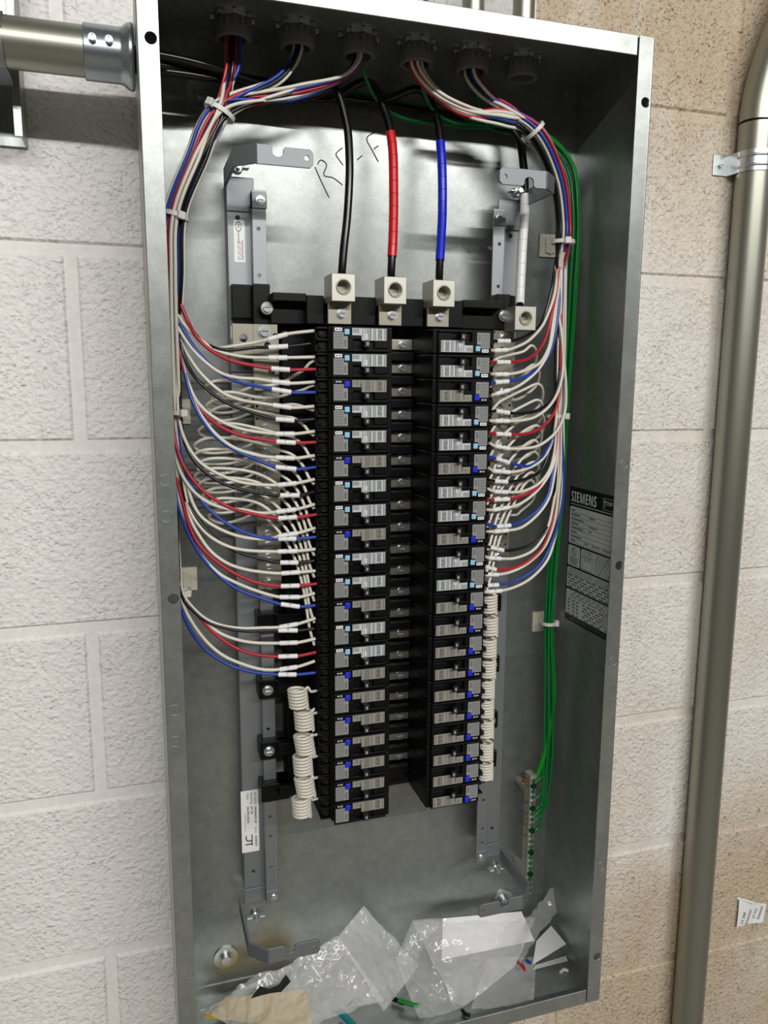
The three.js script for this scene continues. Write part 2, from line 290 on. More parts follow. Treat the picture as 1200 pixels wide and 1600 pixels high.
for (const s of [-1, 1]) {
  // rail: flat outer strip, step, raised inner flange with round holes
  const X = (a, b) => (s < 0 ? [-b, -a] : [a, b]);
  const y0 = 0.905, y1 = 1.712;
  const [a0, a1] = X(0.1478, 0.1675), [b0, b1] = X(0.1300, 0.1440), [c0, c1] = X(0.1435, 0.1485), [d0, d1] = X(0.1665, 0.1685);
  const flat = ext(hole(hole(hole(rectShape(a0, y0, a1, y1), (a0 + a1) / 2, 1.676, 0.0026), (a0 + a1) / 2, 1.693, 0.0026), (a0 + a1) / 2, 0.925, 0.0026), 0.0016, 0.0002, -0.1225);
  const fs = rectShape(b0, y0 - 0.008, b1, y1 - 0.01); for (const y of [1.688, 1.664, 1.617, 1.02, 1.0, 0.975, 0.935, 0.915, 1.11]) hole(fs, (b0 + b1) / 2 + s * 0.001, y, 0.0021);
  const raised = ext(fs, 0.0016, 0.0002, -0.1105);
  obj('rail', [flat, raised, bx(c0, c1, y0, y1 - 0.006, -0.1245, -0.1205, 0.0004), bx(s < 0 ? -0.1445 : 0.143, s < 0 ? -0.143 : 0.1445, y0, y1 - 0.01, -0.1245, -0.109, 0.0003), bx(d0, d1, y0, y1, ZB + 0.001, -0.1205, 0.0004)], M.rail, inner);
  // end brackets: strap that comes forward off the rail and turns inward as a notched tab
  for (const e of [1, -1]) {
    const yc = e > 0 ? 1.716 : 0.882, h = 0.0172, xo = e > 0 ? 0.168 : 0.1725, xi = 0.0975;
    const mx = (x) => (s < 0 ? -x : x);
    const pathXZ = [[mx(xo), -0.124], [mx(xo), -0.046], [mx(xo - 0.018), -0.028]];
    const br = obj('bracket', strap(s < 0 ? pathXZ : pathXZ.slice().reverse(), yc - h / 2, yc + h / 2, 0.0024), M.bracket, inner);
    // tab with the rounded notch and a hole
    const u0 = xi, u1 = xo - 0.0172, ys = yc - h / 2, yt2 = yc + h / 2, n0 = u0 + 0.0335, nr = 0.0055;
    const up = e > 0 && s < 0 ? 1 : (e > 0 ? -1 : 1);
    const pts = [];
    const add = (u, v) => pts.push([mx(u), up > 0 ? v : 2 * yc - v]);
    add(u0 + 0.003, ys); add(u1, ys); add(u1, yt2); add(n0 + nr + 0.002, yt2); add(n0 + nr, yt2 - 0.002);
    for (let k = 0; k <= 8; k++) { const a = -k / 8 * Math.PI; add(n0 + Math.cos(a) * nr, yt2 - 0.006 + Math.sin(a) * nr * 0.75); }
    add(n0 - nr, yt2 - 0.003); add(n0 - nr - 0.002, yt2 - 0.001); add(u0 + 0.003, yt2 - 0.001); add(u0, yt2 - 0.004); add(u0, ys + 0.003);
    const sp = hole(poly(pts), mx(u0 + 0.006), yc, 0.0024);
    obj('tab', ext(sp, 0.0018, 0.0003, -0.0294), M.bracket, br);
    // foot on the rail with its screw and the clamping screw behind it
    const fy = e > 0 ? [1.684, 1.7] : [0.888, 0.904];
    const [f0, f1] = X(0.1290, 0.1425), [g0, g1] = X(0.1405, 0.1690);
    const foot = obj('foot', [bx(f0, f1, fy[0], fy[1], -0.109, -0.1068, 0.0006), bx(s < 0 ? -0.1445 : 0.1420, s < 0 ? -0.1420 : 0.1445, fy[0], fy[1], -0.1205, -0.1068, 0.0006), bx(g0, g1, fy[0] - 0.002, e > 0 ? yc : fy[1], -0.1208, -0.1186, 0.0006)], M.bracket, br);
    screw((f0 + f1) / 2, (fy[0] + fy[1]) / 2, -0.1066, 0.0035, M.zinc, foot);
    const wx = mx(0.158), wy = e > 0 ? 1.722 : 0.876;
    obj('wing_nut', merge([cyl([wx, wy, -0.119], [wx, wy, -0.098], 0.0026, 10), cyl([wx, wy, -0.114], [wx, wy, -0.108], 0.0055, 12, 0.004), bx(wx - 0.011, wx - 0.004, wy - 0.0012, wy + 0.0012, -0.112, -0.102, 0.001), bx(wx + 0.004, wx + 0.011, wy - 0.0012, wy + 0.0012, -0.112, -0.102, 0.001)]), M.zinc, br);
  }
}
{
  const sup = obj('bus_support', [
    bx(-0.118, 0.125, 1.03, 1.566, -0.128, -0.1, 0.002), bx(-0.045, 0.052, 1.03, 1.566, -0.1, -0.094, 0.001),
    // moulded head between the lugs
    bx(-0.131, 0.137, 1.566, 1.594, -0.128, -0.086, 0.0015), bx(-0.096, -0.0775, 1.566, 1.595, -0.09, -0.07, 0.001), bx(-0.0495, -0.022, 1.566, 1.595, -0.09, -0.068, 0.001),
    bx(0.0045, 0.0315, 1.566, 1.595, -0.09, -0.068, 0.001), bx(0.0595, 0.078, 1.566, 1.595, -0.09, -0.07, 0.001), bx(-0.131, -0.096, 1.588, 1.5965, -0.1, -0.07, 0.001), bx(0.078, 0.128, 1.588, 1.5965, -0.1, -0.07, 0.001),
    bx(-0.05, 0.056, 1.024, 1.034, -0.11, -0.094, 0.001), bx(0.0, 0.006, 1.014, 1.03, -0.105, -0.098, 0.0006),
  ], M.black, inner);
  for (const s of [-1, 1]) {
    const X = (a, b) => (s < 0 ? [-b, -a] : [a, b]);
    const B = (a, b, y0, y1, z0, z1, r) => { const q = X(a, b); return bx(q[0], q[1], y0, y1, z0, z1, r); };
    obj('insulator', [B(0.147, 0.168, 1.572, 1.607, -0.121, -0.105, 0.0012), B(0.1295, 0.1475, 1.566, 1.607, -0.11, -0.094, 0.0012)], M.black, inner);
    screw(s * 0.1345, 1.582, -0.085, 0.0046, M.zinc, obj('boss', cyl([s * 0.1345, 1.582, -0.096], [s * 0.1345, 1.582, -0.085], 0.0075, 20), M.black, inner));
    for (const y of [1.2405, 1.1622, 1.0886, 1.036]) {
      const arm = obj('arm', [B(0.116, 0.1495, y - 0.0105, y + 0.0115, -0.124, -0.097, 0.0015), B(0.1, 0.13, y - 0.003, y + 0.0115, -0.105, -0.088, 0.001)], M.black, inner);
      if (y > 1.05 && y < 1.2) screw(s * 0.1395, y, -0.0968, 0.0045, M.zinc, arm);
    }
  }
  // line lugs
  [[-0.0634, 1.601], [-0.0085, 1.6003], [0.0453, 1.5993]].forEach(([x, y]) => {
    const sq = hole(rectShape(x - 0.0118, y - 0.0131, x + 0.0118, y + 0.0131), x, y + 0.0005, 0.0066);
    const lug = obj('lug', [ext(sq, 0.0322, 0.0004, -0.0774), disc(new THREE.Vector3(x, y, -0.06), new THREE.Vector3(0, 0, 1), 0.0072, 20)], M.alu, inner);
    const ring = new THREE.TorusGeometry(0.0072, 0.0009, 8, 28); ring.translate(x, y + 0.0005, -0.0449);
    obj('set_screw', merge([ring, cyl([x, y + 0.0005, -0.0598], [x, y + 0.0005, -0.055], 0.0066, 6)]), M.tin, lug);
    const tab = obj('lug_tab', bx(x - 0.0125, x + 0.0125, 1.566, 1.5885, -0.0655, -0.0605, 0.0005), M.tin, lug);
    screw(x + 0.002, 1.5765, -0.0604, 0.0042, M.zinc, tab, 'bolt');
  });
  // neutral lug on the right bar
  { const x = 0.1492, y = 1.578; const sq = hole(rectShape(x - 0.0125, y - 0.0125, x + 0.0125, y + 0.0125), x, y, 0.0066);
    const lug = obj('neutral_lug', [ext(sq, 0.026, 0.0004, -0.0864), disc(new THREE.Vector3(x, y, -0.072), new THREE.Vector3(0, 0, 1), 0.0072, 20)], M.alu, inner);
    const ring = new THREE.TorusGeometry(0.0072, 0.0009, 8, 28); ring.translate(x, y, -0.0599); obj('set_screw', merge([ring, cyl([x, y, -0.072], [x, y, -0.068], 0.0066, 6)]), M.tin, lug); }
  // neutral bars with their terminal screws
  for (const s of [-1, 1]) {
    const X = (a, b) => (s < 0 ? [-b, -a] : [a, b]), [n0, n1] = X(0.1238, 0.149), [p0, p1] = X(0.1485, 0.17);
    const yb = s < 0 ? 1.283 : 1.295, bs = rectShape(n0, yb, n1, 1.5655);
    for (const [dx, y] of [[0.0085, 1.5535], [0, 1.5445], [0.004, 1.517]]) hole(bs, s * (0.1345 - dx), y, 0.0034);
    for (let y = 1.497; y > yb + 0.02; y -= 0.0127) hole(bs, s * 0.1465, y - 0.003, 0.0016);
    const geos = [ext(bs, 0.0086, 0.0003, -0.0957)];
    if (s < 0) geos.push(ext(hole(rectShape(p0, 1.5345, p1, 1.5655), -0.159, 1.551, 0.0042), 0.003, 0.0003, -0.0905));
    const bar = obj('neutral_bar', geos, M.tin, inner);
    screw(s * 0.1375, 1.558, -0.0866, 0.0052, M.zinc, bar, 'hex_bolt', true); screw(s * 0.1375, yb + 0.006, -0.0866, 0.0052, M.zinc, bar, 'hex_bolt', true);
    for (let y = 1.497; y > yb + 0.02; y -= 0.0127) {
      const c = s * 0.1375;
      screw(c, y, -0.0866, 0.0041, M.zinc, bar, 'terminal_screw');
    }
    for (const y of [1.48, 1.34]) obj('bar_standoff', bx(s < 0 ? -0.147 : 0.126, s < 0 ? -0.126 : 0.147, y - 0.008, y + 0.008, -0.125, -0.096, 0.001), M.black, inner);
  }
  // bus connectors bolted between the breaker columns
  for (let k = 0; k < 20; k++) {
    const y = 1.5585 - k * 0.0254 - 0.0127 + 0.002;
    const c = obj('bus_connector', bx(0.001, 0.027, y - 0.0062, y + 0.0062, -0.094, -0.0885, 0.0014), M.tin, inner);
    obj('bus_barrier', bx(-0.016, 0.025, y - 0.0180, y - 0.0084, -0.1, -0.0785, 0.0012), M.black, inner);
    screw(0.0152, y, -0.0884, 0.0042, M.zinc, c);
  }
  // stickers on the left rail
  const ul = canvasTex(128, 300, (c, w, h) => {
    c.fillStyle = '#f6f6f4'; c.fillRect(0, 0, w, h); c.strokeStyle = '#111'; c.fillStyle = '#111'; c.lineWidth = 6; c.beginPath(); c.arc(56, 46, 33, 0, 7); c.stroke();
    c.save(); c.translate(66, 24); c.rotate(Math.PI / 2); c.font = 'bold 30px sans-serif'; c.fillText('UL', 0, 18); c.restore();
    c.save(); c.translate(46, 84); c.rotate(Math.PI / 2); c.font = 'bold 25px sans-serif'; c.fillText('LISTED', 0, 0); c.restore();
    c.save(); c.translate(92, 150); c.rotate(Math.PI / 2); c.font = 'bold 22px sans-serif'; c.fillText('PANELBOARD', -10, 0); for (let r = 1; r < 4; r++) for (let x = 0; x < 130; x += 8) if ((x + r * 3) % 5) c.fillRect(x, r * 17 - 8, 5, 7); c.restore();
  });
  const st = (tex, x0, x1, y0, y1) => { const g = fitUV(ext(rectShape(x0, y0, x1, y1, 0.0012), 0.0002, 0, -0.1206), x0, x1, y0, y1); return obj('rail_sticker', g, std({ map: tex, roughness: 0.4 }), inner); };
  st(ul, -0.1622, -0.1507, 1.6311, 1.6736).userData.label = 'small white listing sticker on the rail';
  const job = canvasTex(160, 512, (c, w, h) => {
    c.fillStyle = '#e8e8e6'; c.fillRect(0, 0, w, h); c.fillStyle = '#222'; c.save(); c.translate(w, 0); c.rotate(Math.PI / 2); c.font = '26px sans-serif';
    c.fillText('SO Num:', 20, 38); c.fillText('Marking', 20, 72); c.fillText('Date', 20, 106); c.font = 'bold 26px sans-serif'; c.fillText('3008480518', 132, 38); c.fillText('EP-2F', 132, 72); c.fillText('06/09/2020', 132, 106);
    c.font = '24px sans-serif'; c.fillText('Item:', 310, 38); c.font = 'bold 26px sans-serif'; c.fillText('028020', 384, 38); c.font = '15px sans-serif'; c.fillText('Siemens Industry, Inc.', 190, 128);
    c.lineWidth = 9; c.strokeStyle = '#111'; c.beginPath(); c.moveTo(368, 66); c.lineTo(460, 66); c.moveTo(420, 66); c.lineTo(418, 106); c.quadraticCurveTo(400, 128, 372, 116); c.moveTo(446, 66); c.lineTo(446, 128); c.stroke(); c.restore();
  });
  st(job, -0.1704, -0.1497, 0.9515, 1.0308).userData.label = 'white job sticker with dark print and JT monogram';
}

// ---------------------------------------------------------------- circuit breakers
const FZ = -0.022, ROW0 = 1.5618 - 0.0127, ROWP = 0.0254;
const labelTex = (bright) => canvasTex(288, 96, (c, w, h) => {
  c.fillStyle = bright ? '#d5dadb' : '#8f8d86'; c.fillRect(0, 0, w, h); c.fillStyle = bright ? '#33373a' : '#3a3936';
  const mark = (x0, x1, y0, y1, p) => { for (let x = x0; x < x1; x += p) for (let y = y0; y < y1; y += 7) if ((x * 5 + y * 3) % 7 > 1) c.fillRect(x, y, p * 0.5, 5); };
  if (bright) { mark(6, 66, 6, 40, 11); mark(84, 150, 4, 92, 9); c.fillStyle = '#eef2f2'; c.fillRect(100, 44, 26, 44); c.fillStyle = '#33373a'; mark(106, 122, 48, 84, 8); mark(150, 282, 4, 92, 13); c.lineWidth = 3; c.strokeStyle = '#33373a'; c.beginPath(); c.arc(228, 26, 12, 0, 7); c.moveTo(214, 70); c.lineTo(228, 46); c.lineTo(242, 70); c.closePath(); c.stroke(); }
  else { c.save(); c.translate(64, 12); c.rotate(Math.PI / 2); c.font = 'bold 25px sans-serif'; c.fillStyle = '#222'; c.fillText('CAFCI', 0, 0); c.restore(); mark(8, 46, 8, 40, 9); mark(96, 190, 6, 90, 12); mark(206, 280, 6, 90, 11); c.lineWidth = 3; c.strokeStyle = '#333'; c.beginPath(); c.arc(236, 30, 12, 0, 7); c.moveTo(222, 74); c.lineTo(236, 52); c.lineTo(250, 74); c.closePath(); c.stroke(); }
});
const testTex = canvasTex(116, 128, (c, w, h) => {
  c.fillStyle = '#8f9090'; c.fillRect(0, 0, w, h); c.fillStyle = '#3b3d3e'; for (let x = 8; x < 72; x += 12) for (let y = 6; y < 122; y += 6) if ((x * 3 + y * 5) % 9 > 1) c.fillRect(x, y, 7, 4);
  c.save(); c.translate(84, 58); c.rotate(Math.PI / 2); c.font = 'bold 27px sans-serif'; c.fillStyle = '#1c1c1e'; c.fillText('TEST', -2, 0); c.restore();
});
const tagTex = (box) => canvasTex(96, 40, (c, w, h) => { c.fillStyle = box ? '#e9ebeb' : '#16171b'; c.fillRect(0, 0, w, h); c.fillStyle = box ? '#16171b' : '#e9ebeb'; c.fillRect(26, 17, 24, 6); c.beginPath(); c.moveTo(10, 20); c.lineTo(30, 9); c.lineTo(30, 31); c.fill(); c.fillRect(58, 9, 6, 22); c.fillRect(74, 9, 6, 22); c.fillRect(58, 17, 22, 6); });
const twenty = canvasTex(64, 64, (c) => { c.fillStyle = '#17181c'; c.fillRect(0, 0, 64, 64); c.fillStyle = '#c9cccc'; c.save(); c.translate(18, 8); c.rotate(Math.PI / 2); c.font = 'bold 36px sans-serif'; c.fillText('20', 2, -4); c.restore(); });
const BM = { bright: std({ map: labelTex(true), roughness: 0.26, metalness: 0.25 }), dull: std({ map: labelTex(false), roughness: 0.4 }), test: std({ map: testTex, roughness: 0.4 }), tagBox: std({ map: tagTex(true), roughness: 0.4 }), tagPlain: std({ map: tagTex(false), roughness: 0.4 }), twenty: std({ map: twenty, roughness: 0.4 }) };
const H = 0.0123;
const bodyG = merge([
  bx(-0.0845, -0.022, -H, H, -0.0885, FZ - 0.004, 0.0009), bx(-0.0855, -0.0268, 0.0, H - 0.0002, FZ - 0.006, FZ, 0.0006), bx(-0.0855, -0.0640, -H + 0.0002, 0.0004, FZ - 0.006, FZ, 0.0006),
  bx(-0.0645, -0.0268, -H + 0.0002, -0.0092, FZ - 0.006, FZ - 0.0003, 0.0006), bx(-0.0415, -0.0268, -0.0085, 0.0004, FZ - 0.006, FZ - 0.0008, 0.0006),
]);
const termG = merge([
  bx(-0.0975, -0.084, -H, H, -0.0885, -0.046, 0.0008), bx(-0.0975, -0.084, H - 0.0022, H, -0.05, -0.0365, 0.0006), bx(-0.0975, -0.084, -H, -H + 0.0018, -0.05, -0.0365, 0.0006), bx(-0.0975, -0.084, -0.0014, 0.001, -0.05, -0.0375, 0.0006),
  bx(-0.0868, -0.084, -H, H, -0.05, -0.031, 0.0006),
]);
const slotG = bx(-0.0638, -0.0418, -0.009, -0.0002, FZ - 0.0058, FZ - 0.0038, 0);
const labG = (() => { const s = poly([[-0.0651, 0.0038], [-0.0555, 0.0038], [-0.0555, -0.001], [-0.0292, -0.001], [-0.0292, 0.0108], [-0.0651, 0.0108]]); return fitUV(ext(s, 0.00015, 0, FZ + 0.00005), -0.0651, -0.0292, -0.001, 0.0108); })();
const tstG = (() => { const s = poly([[-0.0842, -0.0095], [-0.0697, -0.0095], [-0.0697, 0.0028], [-0.0737, 0.0028], [-0.0737, 0.0066], [-0.0842, 0.0066]]); return fitUV(ext(s, 0.00015, 0, FZ + 0.00005), -0.0842, -0.0697, -0.0095, 0.0066); })();
const tagG = fitUV(ext(rectShape(-0.083, 0.0075, -0.0754, 0.0108, 0.0008), 0.00015, 0, FZ + 0.00005), -0.083, -0.0754, 0.0075, 0.0108);
const btnG = bx(-0.0732, -0.068, 0.0042, 0.0098, FZ - 0.002, FZ + 0.0014, 0.0007), btnG2 = bx(-0.0735, -0.0678, 0.0038, 0.0098, FZ - 0.002, FZ + 0.0022, 0.0008);
const togG = merge([bx(-0.0548, -0.0482, -0.0082, -0.0012, FZ - 0.006, FZ + 0.0075, 0.0009), bx(-0.0556, -0.0474, -0.0085, -0.0009, FZ - 0.006, FZ - 0.0025, 0.0006)]);
const togF = (() => { const g = new THREE.PlaneGeometry(0.0056, 0.0058); g.translate(-0.0515, -0.0047, FZ + 0.00755); return g; })();
const tsG = (y) => merge([cyl([-0.0905, y, -0.047], [-0.0905, y, -0.0412], 0.0032, 14), (() => { const g = new THREE.TorusGeometry(0.0042, 0.0007, 6, 18); g.translate(-0.0905, y, -0.0418); return g; })()]);
const tsA = tsG(0.0066), tsB = tsG(-0.006);
const screwM = std({ color: 0x2b2a28, metalness: 0.6, roughness: 0.35 });
function breaker(light, name) {
  const t = thing(name, '', 'circuit breaker');
  obj('body', bodyG, M.black, t); obj('terminal_block', termG, M.blackMatte, t); obj('toggle_slot', slotG, M.black, t);
  const tg = obj('toggle', togG, M.black, t); obj('rating_mark', togF, BM.twenty, tg);
  obj('front_label', labG, light ? BM.bright : BM.dull, t).userData.label = light ? 'bright silver printed label' : 'dull grey printed label';
  obj('test_label', tstG, BM.test, t); obj('tag', tagG, light ? BM.tagBox : BM.tagPlain, t);
  obj('test_button', light ? btnG : btnG2, light ? M.lightBlue : M.darkBlue, t).userData.label = light ? 'pale blue test button' : 'dark blue test button';
  obj('terminal_screw', tsA, screwM, t); obj('terminal_screw', tsB, screwM, t);
  return t;
}
const ORD = ['first', '2nd', '3rd', '4th', '5th', '6th', '7th', '8th', '9th', '10th', '11th', '12th', '13th', '14th', '15th', '16th', '17th', '18th', '19th', '20th', '21st'];
for (const s of [-1, 1]) for (let k = 0; k < 21; k++) {
  const light = (s < 0 ? k < 15 : k < 12) && k % 3 !== 2, pale = light && !(s > 0 && k === 11);
  const b = breaker(pale, 'circuit_breaker');
  tag(b, `breaker with ${pale ? 'pale' : 'dark'} blue button, ${ORD[k]} below the lugs, column ${s < 0 ? 'away from' : 'beside'} the green wires`, 'circuit breaker', s < 0 ? 'breakers away from the green wires' : 'breakers beside the green wires');
  b.position.set(CX, ROW0 - k * ROWP, 0); if (s > 0) b.rotation.z = Math.PI;
}

// ---------------------------------------------------------------- conduit bushings in the top
const BUSH = [-0.1629, -0.0998, -0.0368, 0.0255, 0.0881, 0.1468], BZ = -0.084, BY = YT - TH;
BUSH.forEach((x, i) => {
  const t = thing('conduit_bushing', i === 5 ? 'empty grey plastic conduit bushing with no wires' : `grey plastic conduit bushing, ${ORD[i]} from the thick horizontal conduit`, 'bushing', 'bushings in the cabinet top');
  const nut = []; for (let k = 0; k < 8; k++) { const a = k / 8 * Math.PI * 2; const g = bx(-0.003, 0.003, -0.002, 0.002, -0.002, 0.002, 0.0006); g.rotateY(-a); g.translate(x + Math.cos(a) * 0.0185, BY - 0.0028, BZ + Math.sin(a) * 0.0185); nut.push(g); }
  obj('locknut', [cyl([x, BY - 0.0045, BZ], [x, BY, BZ], 0.0178, 24), ...nut], M.zinc, t);
  const prof = [[0.0125, -0.006], [0.0125, -0.0205], [0.0135, -0.022], [0.0165, -0.022], [0.0178, -0.0205], [0.0178, -0.012], [0.0172, -0.012], [0.0172, -0.0045], [0.0125, -0.0045]].map((p) => new THREE.Vector2(p[0], p[1]));
  const lg = new THREE.LatheGeometry(prof, 28); lg.translate(x, BY, BZ);
  const ribs = []; for (let k = 0; k < 16; k++) { const a = k / 16 * Math.PI * 2; const g = bx(-0.0006, 0.0008, -0.005, 0.005, -0.0012, 0.0012, 0.0003); g.rotateY(-a); g.translate(x + Math.cos(a) * 0.0178, BY - 0.0105, BZ + Math.sin(a) * 0.0178); ribs.push(g); }
  obj('bushing_collar', [lg, ...ribs], M.grey, t);
  const inner2 = new THREE.CylinderGeometry(0.0124, 0.0124, 0.012, 24, 1, true); inner2.translate(x, BY - 0.012, BZ); obj('throat', inner2, M.grey, t);
});
[3, 4, 5, 0, 1, 2].forEach((i) => {
  const x = BUSH[i], t = thing('riser_conduit', `steel riser conduit above the ${ORD[i]} bushing from the thick horizontal conduit`, 'conduit', 'riser conduits above the cabinet');
  obj('pipe', cyl([x, YT + 0.002, BZ], [x, 2.55, BZ], 0.0117, 24), M.conduit, t);
  obj('connector', merge([cyl([x, YT, BZ], [x, YT + 0.004, BZ], 0.0175, 8), cyl([x, YT + 0.004, BZ], [x, YT + 0.026, BZ], 0.0138, 24)]), M.steelBlue, t);
});

// ---------------------------------------------------------------- thick conduit into the left side, strut and clamp
{
  const yc = 1.8015, zc = -0.072, R = 0.0212;
  const t = thing('side_conduit', 'thick horizontal steel conduit entering the cabinet side', 'conduit');
  obj('pipe', cyl([-0.95, yc, zc], [-0.27, yc, zc], R, 40), M.conduit, t);
  const pr = [[R + 0.0002, 0], [R + 0.0018, 0], [R + 0.0022, 0.001], [R + 0.0022, 0.030], [R + 0.0028, 0.033], [R + 0.0062, 0.0375], [R + 0.0072, 0.0405], [R + 0.0062, 0.043], [R + 0.003, 0.0435], [R + 0.0002, 0.0435]].map((p) => new THREE.Vector2(p[0], p[1]));
  const lg = new THREE.LatheGeometry(pr, 44); lg.rotateZ(-Math.PI / 2); lg.translate(-0.2985, yc, zc);
  const con = obj('connector', lg, M.steelBlue, t);
  for (const x of [-0.2905, -0.2765]) { const a = 0.12, d = [0, Math.sin(a), Math.cos(a)], p = [x, yc + d[1] * (R + 0.001), zc + d[2] * (R + 0.001)], q = [x, yc + d[1] * (R + 0.0055), zc + d[2] * (R + 0.0055)];
    const sg = slotted(0, 0, 0, 0.0034, 0.0014); sg.rotateZ(Math.PI / 2); sg.rotateX(-a); sg.translate(...q); obj('set_screw', merge([cyl(p, q, 0.0036, 14), sg]), M.zinc, con); }
  obj('locknut', cyl([-0.2525, yc, zc], [-0.2485, yc, zc], R + 0.007, 8), M.zinc, t);
  solo('strut_channel', [bx(-0.4, -0.3588, 1.735, 2.3, -0.1555, -0.1535, 0.0008), bx(-0.3608, -0.3588, 1.735, 2.3, -0.1555, -0.115, 0.0008), bx(-0.4, -0.398, 1.735, 2.3, -0.1555, -0.115, 0.0008), bx(-0.3665, -0.3588, 1.735, 2.3, -0.117, -0.115, 0.0006), bx(-0.4, -0.3925, 1.735, 2.3, -0.117, -0.115, 0.0006)], M.galv, 'steel strut channel on the wall behind the thick conduit', 'strut');
  const c = thing('strut_clamp', 'two piece steel clamp holding the thick conduit to the strut', 'clamp');
  for (const s of [-1, 1]) { const g = new THREE.CylinderGeometry(R + 0.0022, R + 0.0022, 0.03, 24, 1, true, s < 0 ? Math.PI * 0.06 : Math.PI * 1.06, Math.PI * 0.88); g.rotateZ(Math.PI / 2); g.translate(-0.379, yc, zc); const ch = obj('clamp_half', g, M.bracket, c); obj('clamp_leg', bx(-0.394, -0.364, yc + s * (R + 0.001) - 0.0012, yc + s * (R + 0.001) + 0.0012, -0.112, zc + 0.004, 0.0004), M.bracket, ch); }
  obj('clamp_bolt', merge([cyl([-0.379, yc - 0.012, zc + R + 0.006], [-0.379, yc + 0.014, zc + R + 0.006], 0.0035, 12), bx(-0.389, -0.369, yc + 0.004, yc + 0.0062, zc + R - 0.001, zc + R + 0.012, 0.0005), bx(-0.389, -0.369, yc - 0.0062, yc - 0.004, zc + R - 0.001, zc + R + 0.012, 0.0005)]), M.zinc, c);
  const b = thing('side_screw', 'small screw in the cabinet side above the thick conduit', 'screw'); obj('head', cyl([-0.2545, 1.8405, -0.03], [-0.2585, 1.8405, -0.03], 0.004, 12), M.zinc, b);
}
// ---------------------------------------------------------------- bent conduit on the wall, with strap
{
  const r = 0.0222, zc = ZW + r + 0.001, x = 0.509;
  const t = thing('wall_conduit', 'tall steel conduit on the wall, kicked over near its top', 'conduit');
  obj('pipe', tube([[x, 0.02, zc], [x, 0.6, zc], [x - 0.001, 1.2, zc], [x - 0.001, 1.835, zc]], r, 30, 32), M.conduit, t);
  obj('bent_pipe', tube([[x - 0.001, 1.837, zc], [x, 1.86, zc], [x + 0.004, 1.895, zc + 0.004], [x + 0.016, 1.945, zc + 0.012], [x + 0.036, 2.0, zc + 0.022], [x + 0.07, 2.09, zc + 0.036], [x + 0.13, 2.25, zc + 0.05], [x + 0.24, 2.55, zc + 0.06]], r, 50, 32), M.conduit, t);
  const c = thing('pipe_strap', 'shiny one hole strap around the wall conduit', 'strap'), y = 1.788;
  const g = new THREE.CylinderGeometry(r + 0.0012, r + 0.0012, 0.026, 28, 1, true, -Math.PI * 0.55, Math.PI * 1.1); g.translate(x - 0.001, y, zc);
  const ring = (dy) => { const q = new THREE.TorusGeometry(r + 0.0014, 0.0017, 8, 24, Math.PI * 1.1); q.rotateZ(-Math.PI * 0.05); q.rotateX(Math.PI / 2); q.translate(x - 0.001, y + dy, zc); return q; };
  obj('band', [g, ring(-0.006), ring(0.006)], M.zinc, c);
  obj('ear', merge([bx(x - 0.047, x - 0.0222, y - 0.013, y + 0.013, ZW, ZW + 0.0022, 0.0006), bx(x - 0.0252, x - 0.0228, y - 0.013, y + 0.013, ZW + 0.001, zc - 0.002, 0.0006)]), M.zinc, c); obj('hook', bx(x + 0.019, x + 0.028, y - 0.013, y + 0.013, ZW, ZW + 0.006, 0.0006), M.zinc, c);
  screw(x - 0.036, y, ZW + 0.0022, 0.0034, M.zinc, c);
}
// ---------------------------------------------------------------- paper note taped to the wall
{
  const nt = canvasTex(256, 220, (c, w, h) => {
    c.fillStyle = '#e9ebee'; c.fillRect(0, 0, w, h); c.fillStyle = '#101014'; c.save(); c.translate(0, h); c.rotate(-Math.PI / 2 + 0.12); c.font = 'italic bold 34px sans-serif';
    c.fillText('CF 308', 20, 58); c.fillText('Downhill', 8, 112); c.fillText('CF 313', 66, 166); c.fillText('Downhill', 60, 212); c.restore();
  });
  const [A, B, C2, D] = [[0.6084, 0.7021, -0.1535], [0.6631, 0.6842, -0.151], [0.6567, 0.6534, -0.1515], [0.6068, 0.6551, -0.1535]];
  const n = thing('paper_note', 'small handwritten paper note taped to the wall beside the conduit', 'note');
  const P = [], U = [];
  for (let j = 0; j <= 6; j++) for (let i = 0; i <= 8; i++) { const u = i / 8, v = j / 6, q = [0, 1, 2].map((k) => (A[k] * (1 - u) + B[k] * u) * (1 - v) + (D[k] * (1 - u) + C2[k] * u) * v); P.push(q[0], q[1], q[2] + 0.0015 * Math.sin(u * 5 + v * 2)); U.push(u, 1 - v); }
  const I = []; for (let j = 0; j < 6; j++) for (let i = 0; i < 8; i++) { const a = j * 9 + i; I.push(a, a + 9, a + 1, a + 1, a + 9, a + 10); }
  const g = new THREE.BufferGeometry(); g.setAttribute('position', new THREE.Float32BufferAttribute(P, 3)); g.setAttribute('uv', new THREE.Float32BufferAttribute(U, 2)); g.setIndex(I); g.computeVertexNormals();
  obj('sheet', g, std({ map: nt, roughness: 0.8, side: THREE.DoubleSide }), n);
  obj('pin', cyl([0.6064, 0.7034, -0.157], [0.6327, 0.6951, -0.148], 0.002, 10), M.whiteTape, n);
}

